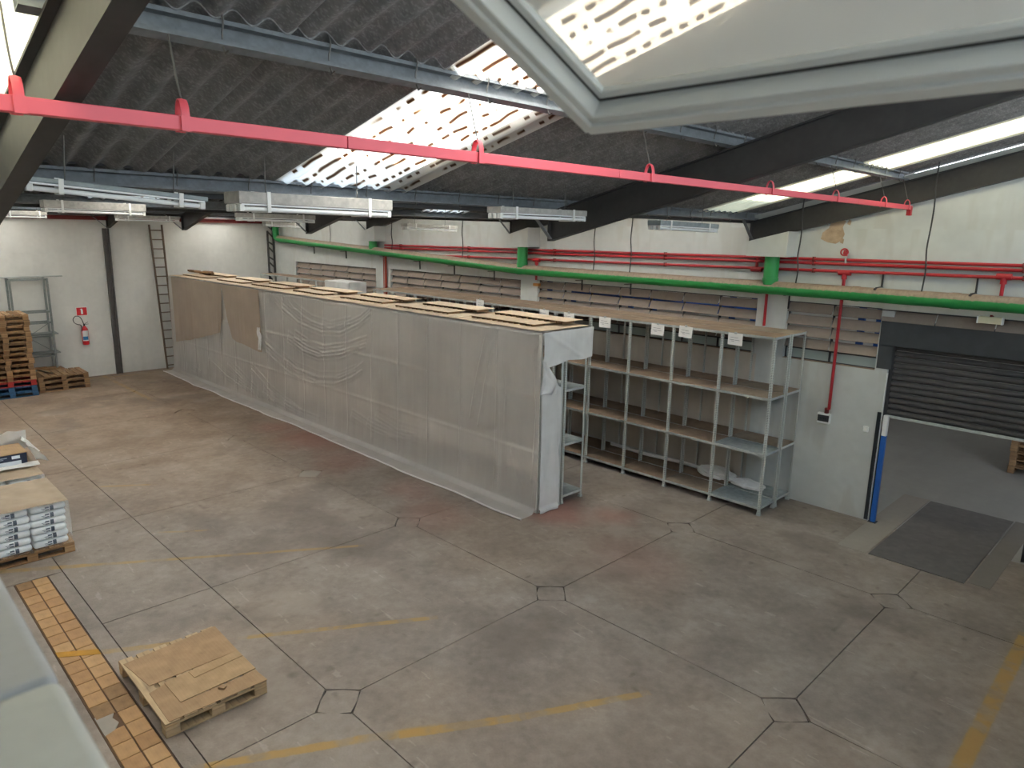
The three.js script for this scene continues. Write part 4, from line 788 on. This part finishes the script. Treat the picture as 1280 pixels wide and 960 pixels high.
{ // cardboard pieces on that pallet
  const c = (pts, y, m, label) => tag(mesh('cardboard_piece', extr(pts.map(([x, z]) => [x, -z]), 0.004, [], 0.001).applyMatrix4(new THREE.Matrix4().makeRotationX(-Math.PI / 2)).translate(0, y, 0), m, scene), label, 'cardboard');
  const P = (px, py) => { const p = onY(px, py, 0.147); return [p.x, p.z]; };
  const s = 0.2917, T = (x, y) => P(x * s, 680 + y * s);
  c([T(530, 515), T(920, 352), T(1018, 455), T(640, 608)], 0.143, M.kraft, 'large flat cardboard piece on the pale pallet, under the five-sided piece');
  c([T(640, 640), T(705, 600), T(780, 676), T(945, 608), T(1095, 540), T(1145, 580), T(725, 762)], 0.143, M.kraft, 'brown cardboard piece along the near edge of the pale pallet');
  c([T(705, 598), T(800, 552), T(1018, 458), T(1095, 535), T(775, 680)], 0.150, M.kraftB, 'pale five-sided cardboard piece lying on top of the pallet');
  c([T(808, 553), T(1018, 460), T(1040, 482), T(834, 577)], 0.1565, M.kraftB, 'narrow cardboard strip on the pale piece on the pallet');
  tag(mesh('cardboard_scrap', box(0.06, 0.02, 0.045).rotateY(0.6).translate(...onY(278, 859, 0.16).toArray()), M.kraft, scene), 'small scrap of cardboard on the pallet edge', 'cardboard');
}
// tall stack and low stack by the far wall
const stackLabel = ['faded blue wooden pallet at the bottom of the tall stack', 'faded blue wooden pallet, second from the bottom of the tall stack', 'red-painted wooden pallet above the two blue ones in the tall stack'];
for (let i = 0; i < 15; i++) {
  const m = i < 2 ? M.woodBlue : i === 2 ? M.woodRed : i % 4 === 1 ? M.woodOld : M.wood, top = i === 14;
  pallet(i < 3 ? stackLabel[i] : top ? 'orange-brown wooden pallet on top of the tall stack' : `orange-brown wooden pallet, ${ORD[i]} from the floor in the tall stack`, 1.15, 1.12, m, [-22.0 + rr(-0.02, 0.02), i * 0.1415, -3.32 + rr(-0.02, 0.02)], rr(-0.02, 0.02), i > 2 && !top ? 'pallets of the tall stack' : null);
}
for (let i = 0; i < 3; i++) pallet(['weathered wooden pallet at the bottom of the low stack of three', 'weathered wooden pallet in the middle of the low stack', 'weathered wooden pallet on top of the low stack'][i], 1.0, 1.18, M.woodOld, [-22.15 + rr(-0.015, 0.015), i * 0.1415, -4.56 + rr(-0.02, 0.02)], rr(-0.02, 0.02));
tag(mesh('timber_batten', bar(V(-22.6, 0.445, -4.2), V(-21.85, 0.445, -4.35), 0.05, 0.03), M.ladder, scene), 'loose timber batten lying on the low pallet stack', 'timber');
for (let i = 0; i < 5; i++) pallet(`dark wooden pallet beyond the roller door, ${ORD[i]} from the floor of its stack`, 1.2, 1.0, M.woodOld, [-1.85, i * 0.1415, -16.6 + rr(-0.02, 0.02)], rr(-0.03, 0.03), 'pallets stacked beyond the roller door');

// ---------------------------------------------------------------- bagged goods on pallets by the office wall
const bagTex = canvasTex(256, 64, (g, w, h) => { g.fillStyle = '#eef5f9'; g.fillRect(0, 0, w, h); g.fillStyle = '#44566a'; g.fillRect(92, 12, 26, 40); g.fillRect(124, 16, 30, 12); g.fillRect(124, 36, 30, 10); g.fillStyle = '#6c7f92'; g.fillRect(150, 26, 30, 5); g.fillRect(150, 36, 22, 5); });
M.bag = std('#ffffff', { map: bagTex, roughness: 0.6 }); M.bagPlain = std('#e8f0f5', { roughness: 0.6 });
function pillow(w, h, d) { // bag: rounded box with slack sides
  const g = new RoundedBoxGeometry(w, h, d, 4, Math.min(h, d) * 0.42), p = g.attributes.position;
  for (let i = 0; i < p.count; i++) { const x = p.getX(i), z = p.getZ(i); p.setY(i, p.getY(i) * (0.82 + 0.18 * Math.cos(x / w * 2.6) * Math.cos(z / d * 2.6)) ); }
  g.computeVertexNormals(); return g;
}
function bagUV(g, w, h) { const s = strip(g), p = s.attributes.position, n = s.attributes.normal, uv = s.attributes.uv; for (let i = 0; i < p.count; i++) uv.setXY(i, p.getZ(i) / w + 0.5, p.getY(i) / h + 0.5); return s; }
const bagG = bagUV(pillow(0.54, 0.105, 0.41), 0.41, 0.105);
function bagStack(x0, z0, layers, which, group) { // x0: front face, z0: right side (-z)
  for (let l = 0; l < layers; l++) for (let i = 0; i < 2; i++) for (let j = 0; j < 2; j++) {
    const b = mesh('goods_bag', bagG, M.bag, scene);
    b.position.set(x0 - 0.28 - i * 0.55 + rr(-0.01, 0.01), 0.142 + 0.05 + l * 0.0985, z0 + 0.215 + j * 0.42 + rr(-0.01, 0.01)); b.rotation.y = rr(-0.02, 0.02); b.rotation.x = rr(-0.015, 0.015);
    tag(b, `white printed bag, ${ORD[l]} layer up, ${j ? 'office' : 'hall'} side, ${i ? 'far-wall' : 'tile-strip'} end of the ${which} load`, 'bag', group);
  }
}
pallet('wooden pallet under the film-wrapped white bags by the office wall', 1.2, 0.98, M.wood, [-11.16, 0.001, -1.62], 0);
bagStack(-10.57, -2.07, 6, 'near wrapped', 'white bags in the near wrapped load');
pallet('wooden pallet under the second wrapped load of bags', 1.1, 0.98, M.wood, [-12.42, 0.001, -1.62], 0);
bagStack(-11.88, -2.07, 6, 'second wrapped', 'white bags in the second wrapped load');
function wrapLoad(name, label, x0, x1, z0, z1, y0, y1) {
  const o = thing(name, label, 'stretch wrap', [0, 0, 0]), r = 0.05, per = [];
  const pts = [[x1, z0], [x1, z1], [x0, z1], [x0, z0]];
  for (let s = 0; s < 4; s++) for (let i = 0; i < 24; i++) { const a = pts[s], b = pts[(s + 1) % 4], t = i / 24; per.push([lerp(a[0], b[0], t), lerp(a[1], b[1], t)]); }
  per.push(per[0]);
  mesh('side_wrap', sheetGrid(96, 16, (u, v) => { const [x, z] = per[Math.round(u * 96)], y = lerp(y1, y0, v), k = 1 + 0.012 * Math.sin(v * 3.1) + 0.008 * (vn(u * 60, v * 6) - 0.5) - (v < 0.06 ? 0.012 : 0); const cx = (x0 + x1) / 2, cz = (z0 + z1) / 2; return [cx + (x - cx) * k, y, cz + (z - cz) * k, u * 4, y]; }), M.wrap, o);
  mesh('top_cover', sheetGrid(30, 30, (u, v) => { const x = lerp(x0, x1, u), z = lerp(z0, z1, v), e = Math.min(u, 1 - u, v, 1 - v); return [x, y1 - 0.018 * (1 - sstep(0, 0.06, e)) + 0.012 * (fbm(x * 5, z * 9, 3) - 0.4), z, x, z]; }).applyMatrix4(new THREE.Matrix4()), M.wrapDusty, o);
}
wrapLoad('load_wrap', 'stretch film with a dusty top over the near load of bags', -11.74, -10.54, -2.09, -1.17, 0.146, 0.775);
wrapLoad('load_wrap', 'stretch film with a dusty top over the second load of bags', -13.04, -11.85, -2.09, -1.17, 0.146, 0.80);
{ // printed box on the second load, loose film round it
  const tex = canvasTex(256, 96, (g, w, h) => { g.fillStyle = '#27324a'; g.fillRect(0, 0, w, h); g.fillStyle = '#dfe8f0'; g.fillRect(20, 52, 210, 34); g.fillRect(30, 14, 14, 22); g.fillRect(52, 14, 40, 22); g.fillStyle = '#9aa7ba'; g.fillRect(110, 16, 60, 8); g.fillRect(110, 28, 44, 6); g.fillStyle = '#dfe8f0'; g.fillRect(190, 12, 36, 24); });
  const M2 = std('#ffffff', { map: tex, roughness: 0.6 });
  const b = thing('goods_box', 'brown box with dark printed side on the second wrapped load', 'box', [-12.66, 0.818, -1.62]);
  mesh('carton', rbx(-0.30, 0.30, 0, 0.20, -0.38, 0.38, 0.008, 1), M.kraft, b);
  mesh('printed_side', new THREE.PlaneGeometry(0.74, 0.19).rotateY(Math.PI / 2).translate(0.3025, 0.1, 0), M2, b);
  mesh('lid_flap', [rbx(-0.30, 0.30, 0.20, 0.206, -0.38, -0.005, 0.002, 1), rbx(-0.30, 0.30, 0.20, 0.206, 0.005, 0.38, 0.002, 1)], M.kraftB, b);
  const f = thing('loose_film', 'crumpled loose plastic film around the printed box', 'plastic film', [-12.66, 0.818, -1.62]);
  const rag = (u0, dx, dz, s) => sheetGrid(26, 18, (u, v) => { const a = (u - 0.5) * 1.9 + u0, r = 0.36 + v * 0.22 * (0.6 + 0.8 * vn(u * 5 + s, 1)); return [Math.sin(a + Math.PI / 2) * r * 0.75 + dx, 0.30 - 0.28 * v + 0.07 * vn(u * 7 + s, v * 5), -Math.cos(a + Math.PI / 2 + Math.PI) * 0 - Math.cos(a) * r * 1.05 + dz, u, v]; });
  mesh('film', sheetGrid(40, 16, (u, v) => { const x = lerp(-0.42, 0.40, u), r = 0.41 + 0.16 * v * (0.5 + vn(u * 6, 2)); return [x, lerp(0.27, 0.02, v) + 0.05 * vn(u * 8, v * 5), -r - 0.02 * Math.sin(u * 14), x, v]; }), M.filmBlue, f);
  mesh('film', sheetGrid(40, 16, (u, v) => { const z = lerp(-0.5, 0.45, u), r = 0.34 + 0.10 * v * (0.5 + vn(u * 6, 5)); return [-r - 0.02 * Math.sin(u * 14), lerp(0.36, 0.04, v) + 0.05 * vn(u * 8, v * 5 + 3), z, z, v]; }), M.filmBlue, f);
  mesh('film', sheetGrid(40, 10, (u, v) => { const z = lerp(-0.50, 0.45, u), r = 0.31 + 0.13 * v; return [r, lerp(0.03, 0.008, v) + 0.02 * vn(u * 9, v * 5 + 7), z, z, v]; }), M.filmBlue, f);
}

// ---------------------------------------------------------------- far wall: ladder, extinguisher, sign, steel frame
{
  const o = thing('wooden_ladder', 'tall weathered ladder leaning against the far wall', 'ladder', [0, 0, 0]);
  const b0 = V(XL + 0.16, 0, -7.66), b1 = V(XL + 0.16, 0, -7.94), t0 = V(XL + 0.06, 4.42, -7.52), t1 = V(XL + 0.06, 4.42, -7.88);
  mesh('rail', bar(b0, t0, 0.04, 0.06), M.ladder, o); mesh('rail', bar(b1, t1, 0.04, 0.06), M.ladder, o);
  for (let i = 0; i < 16; i++) { const k = (i + 0.4) / 16; mesh('rung', rod(b0.clone().lerp(t0, k), b1.clone().lerp(t1, k), 0.016, 8), M.ladder, o); }
}
{
  const e = thing('fire_extinguisher', 'red fire extinguisher with hose loop hung on the far wall', 'extinguisher', [XL + 0.11, 0.97, -5.5]);
  mesh('cylinder', lathe([[0, 0], [0.07, 0], [0.085, 0.02], [0.088, 0.06], [0.088, 0.42], [0.075, 0.48], [0.04, 0.52], [0.03, 0.55], [0, 0.55]]), M.extRed, e);
  mesh('label', strip(new THREE.CylinderGeometry(0.0895, 0.0895, 0.30, 16, 1, true, 0.5, 1.9).translate(0, 0.27, 0)), M.white, e);
  mesh('label', strip(new THREE.CylinderGeometry(0.0902, 0.0902, 0.10, 16, 1, true, 0.6, 1.6).translate(0, 0.2, 0)), std('#2c7fb8', { roughness: 0.5 }), e);
  mesh('valve_head', [rod(V(0, 0.55, 0), V(0, 0.61, 0), 0.022), bar(V(0, 0.6, 0.0), V(0.02, 0.66, -0.10), 0.02, 0.01), bar(V(0, 0.59, 0), V(0.02, 0.6, -0.11), 0.02, 0.01)], M.black, e);
  mesh('hose', tube([V(0, 0.6, 0.01), V(0, 0.72, 0.04), V(0, 0.82, 0.10), V(-0.01, 0.84, 0.19), V(-0.01, 0.76, 0.26), V(-0.01, 0.66, 0.24), V(0, 0.60, 0.16), V(0.02, 0.58, 0.09), V(0.06, 0.40, 0.08)], 0.011, 48, 6), M.black, e);
  mesh('wall_bracket', bx(-0.11, -0.05, 0.48, 0.53, -0.03, 0.03), M.galv, e);
}
{
  const t = canvasTex(128, 128, (g) => { g.fillStyle = '#f2efe9'; g.fillRect(0, 0, 128, 128); g.fillStyle = '#cf1f2a'; g.fillRect(4, 4, 120, 120); g.fillStyle = '#f6f3ee'; g.fillRect(54, 44, 24, 62); g.beginPath(); g.arc(66, 44, 12, 0, 7); g.fill(); g.fillRect(58, 22, 14, 12); g.fillRect(46, 26, 14, 7); });
  const s = thing('extinguisher_sign', 'square red sign with white extinguisher symbol on the far wall', 'sign', [XL + 0.006, 1.93, -5.5]);
  mesh('plate', bx(-0.004, 0.004, -0.12, 0.12, -0.14, 0.14), M.paper, s);
  mesh('print', new THREE.PlaneGeometry(0.28, 0.24).rotateY(Math.PI / 2).translate(0.005, 0, 0), std('#ffffff', { map: t, roughness: 0.5 }), s);
}
{ // bare shelving frame with leftover boards behind the tall stack
  const o = thing('shelf_unit', 'grey steel shelving frame standing against the far wall behind the pallets', 'rack', [XL + 0.04, 0, -4.2]);
  for (const z of [-0.44, 0.42]) for (const x of [0.02, 0.42]) mesh('upright', bx(x - 0.02, x + 0.02, 0, 2.94, z - 0.025, z + 0.025), M.greySteel, o);
  for (const y of [0.35, 0.8, 1.35, 1.72, 2.02, 2.9]) mesh('cross_rail', [bx(0.40, 0.44, y - 0.02, y + 0.02, -0.44, 0.42), bx(0, 0.04, y - 0.02, y + 0.02, -0.44, 0.42), bx(0.0, 0.44, y - 0.02, y + 0.02, -0.46, -0.42)], M.greySteel, o);
  for (const y of [0.36, 0.86, 1.39]) mesh('shelf', bx(0, 0.46, y, y + 0.03, -0.56, 0.42), M.greySteel, o);
  mesh('brace', bar(V(0.42, 1.40, 0.1), V(0.42, 1.75, -0.42), 0.03, 0.012), M.greySteel, o); mesh('brace', bar(V(0.42, 1.3, 0.1), V(0.42, 0.9, -0.42), 0.03, 0.012), M.greySteel, o);
  tag(mesh('steel_pole', rod(V(XL + 0.25, 2.96, -2.6), V(XL + 0.25, 2.975, -5.06), 0.02), M.galv, scene), 'long grey pole lying on top of the steel shelving frame', 'pole');
  tag(mesh('board_pile', [box(0.4, 0.03, 0.62, XL + 0.3, 0.41, -4.5), box(0.3, 0.03, 0.5, XL + 0.34, 0.44, -4.45), box(0.1, 0.04, 0.4, XL + 0.4, 0.475, -4.2)], M.wood[3], scene), 'small pile of boards on the low shelf of the grey shelving frame', 'timber');
}

// ---------------------------------------------------------------- blue racking in the store beyond the louvres
{
  const o = thing('blue_racking', 'blue pallet racking seen through the louvre windows', 'rack', [0, 0, -12.7]);
  for (let i = 0; i < 4; i++) { const x = -4.3 - i * 2.4; for (const z of [0, -0.9]) mesh('upright', bx(x - 0.05, x + 0.05, 0, 3.5, z - 0.04, z + 0.04), M.blueRack, o); }
  for (let i = 0; i < 3; i++) for (const y of i ? [1.4, 2.95] : [1.4]) for (const z of [0, -0.9]) mesh('beam', bx(-4.3 - (i + 1) * 2.4 + 0.05, -4.3 - i * 2.4 - 0.05, y - 0.06, y + 0.06, z - 0.03, z + 0.03), M.blueRack, o);
}

// ---------------------------------------------------------------- the office window: sill, frame, open top-hung sash
{
  const w = struct('window_9', 'open top-hung office window the view is taken from', 'window');
  const xb = -0.715;
  mesh('window_sill', rbx(xb + 0.001, 0.46, 3.90, 3.985, ZF + 0.002, 0.12, 0.012, 3), M.sillB, w).userData.label = 'cream sill slab';
  mesh('window_sill', rbx(-1.75, xb - 0.001, 3.90, 3.983, ZF + 0.002, 0.12, 0.012, 3), M.sillA, w).userData.label = 'grey sill slab';
  mesh('window_frame', [bx(-1.75, 0.46, 4.95, 5.0, 0, 0.06), bx(0.40, 0.46, 3.985, 4.95, 0.0, 0.06), bx(-1.75, -1.69, 3.985, 4.95, 0, 0.06)], M.sash, w);
  // sash, hinged along its top edge; local frame: x along the rail, s down the pane, n towards the room side (below)
  const P0 = V(-0.762, 4.562, -0.925), hinge = V(-0.762, 4.955, -0.10), dn = P0.clone().sub(hinge), Ls = dn.length(), s = dn.clone().normalize(), xa = V(1, 0, 0), n = new THREE.Vector3().crossVectors(s, xa).normalize();
  if (n.y > 0) n.negate();
  const m = new THREE.Matrix4().makeBasis(xa, s, n).setPosition(hinge), W = 1.16, T = (g) => { g.applyMatrix4(m); if (m.determinant() < 0) { const ps = g.attributes; for (let i = 0; i < ps.position.count; i += 3) for (const k of Object.keys(ps)) { const A = ps[k], z = A.itemSize; for (let c = 0; c < z; c++) { const a = A.array[i * z + c]; A.array[i * z + c] = A.array[(i + 1) * z + c]; A.array[(i + 1) * z + c] = a; } } g.computeVertexNormals(); } return g; };
  const F = 0.030, D = 0.042; // narrow room face, deep inner face, glass set towards the outside
  mesh('sash_rail', T(merge([rbx(0, W, Ls - F, Ls, -D, 0, 0.003, 2), rbx(0.0, W, Ls - 0.016, Ls + 0.006, -0.03, 0.006, 0.003, 2)])), M.sash, w);
  mesh('sash_stile', T(merge([rbx(0, F, 0, Ls - 0.001, -D, 0.0, 0.003, 2), rbx(-0.006, 0.016, 0.0, Ls + 0.0, -0.03, 0.006, 0.003, 2)])), M.sash, w);
  mesh('sash_stile', T(rbx(W - F, W, 0, Ls - 0.001, -D, 0.0, 0.003, 2)), M.sash, w);
  mesh('sash_rail', T(rbx(0, W, 0, F, -D, 0, 0.003, 2)), M.sash, w);
  mesh('gasket', T(merge([bx(F - 0.002, W - F, Ls - F - 0.006, Ls - F + 0.002, -0.036, -0.028), bx(F - 0.002, F + 0.005, F, Ls - F, -0.036, -0.028)])), M.gasket, w);
  mesh('glazing_bead', T(merge([rbx(F + 0.004, W - F, Ls - F - 0.020, Ls - F - 0.005, -0.041, -0.028, 0.002, 1), rbx(F + 0.004, F + 0.018, F, Ls - F - 0.006, -0.041, -0.028, 0.002, 1)])), M.sash, w);
  mesh('pane', T(bx(F - 0.004, W - F + 0.004, F - 0.004, Ls - F + 0.004, -0.041, -0.037)), M.dustyGlass, w);
}

renderer.render(scene, camera);
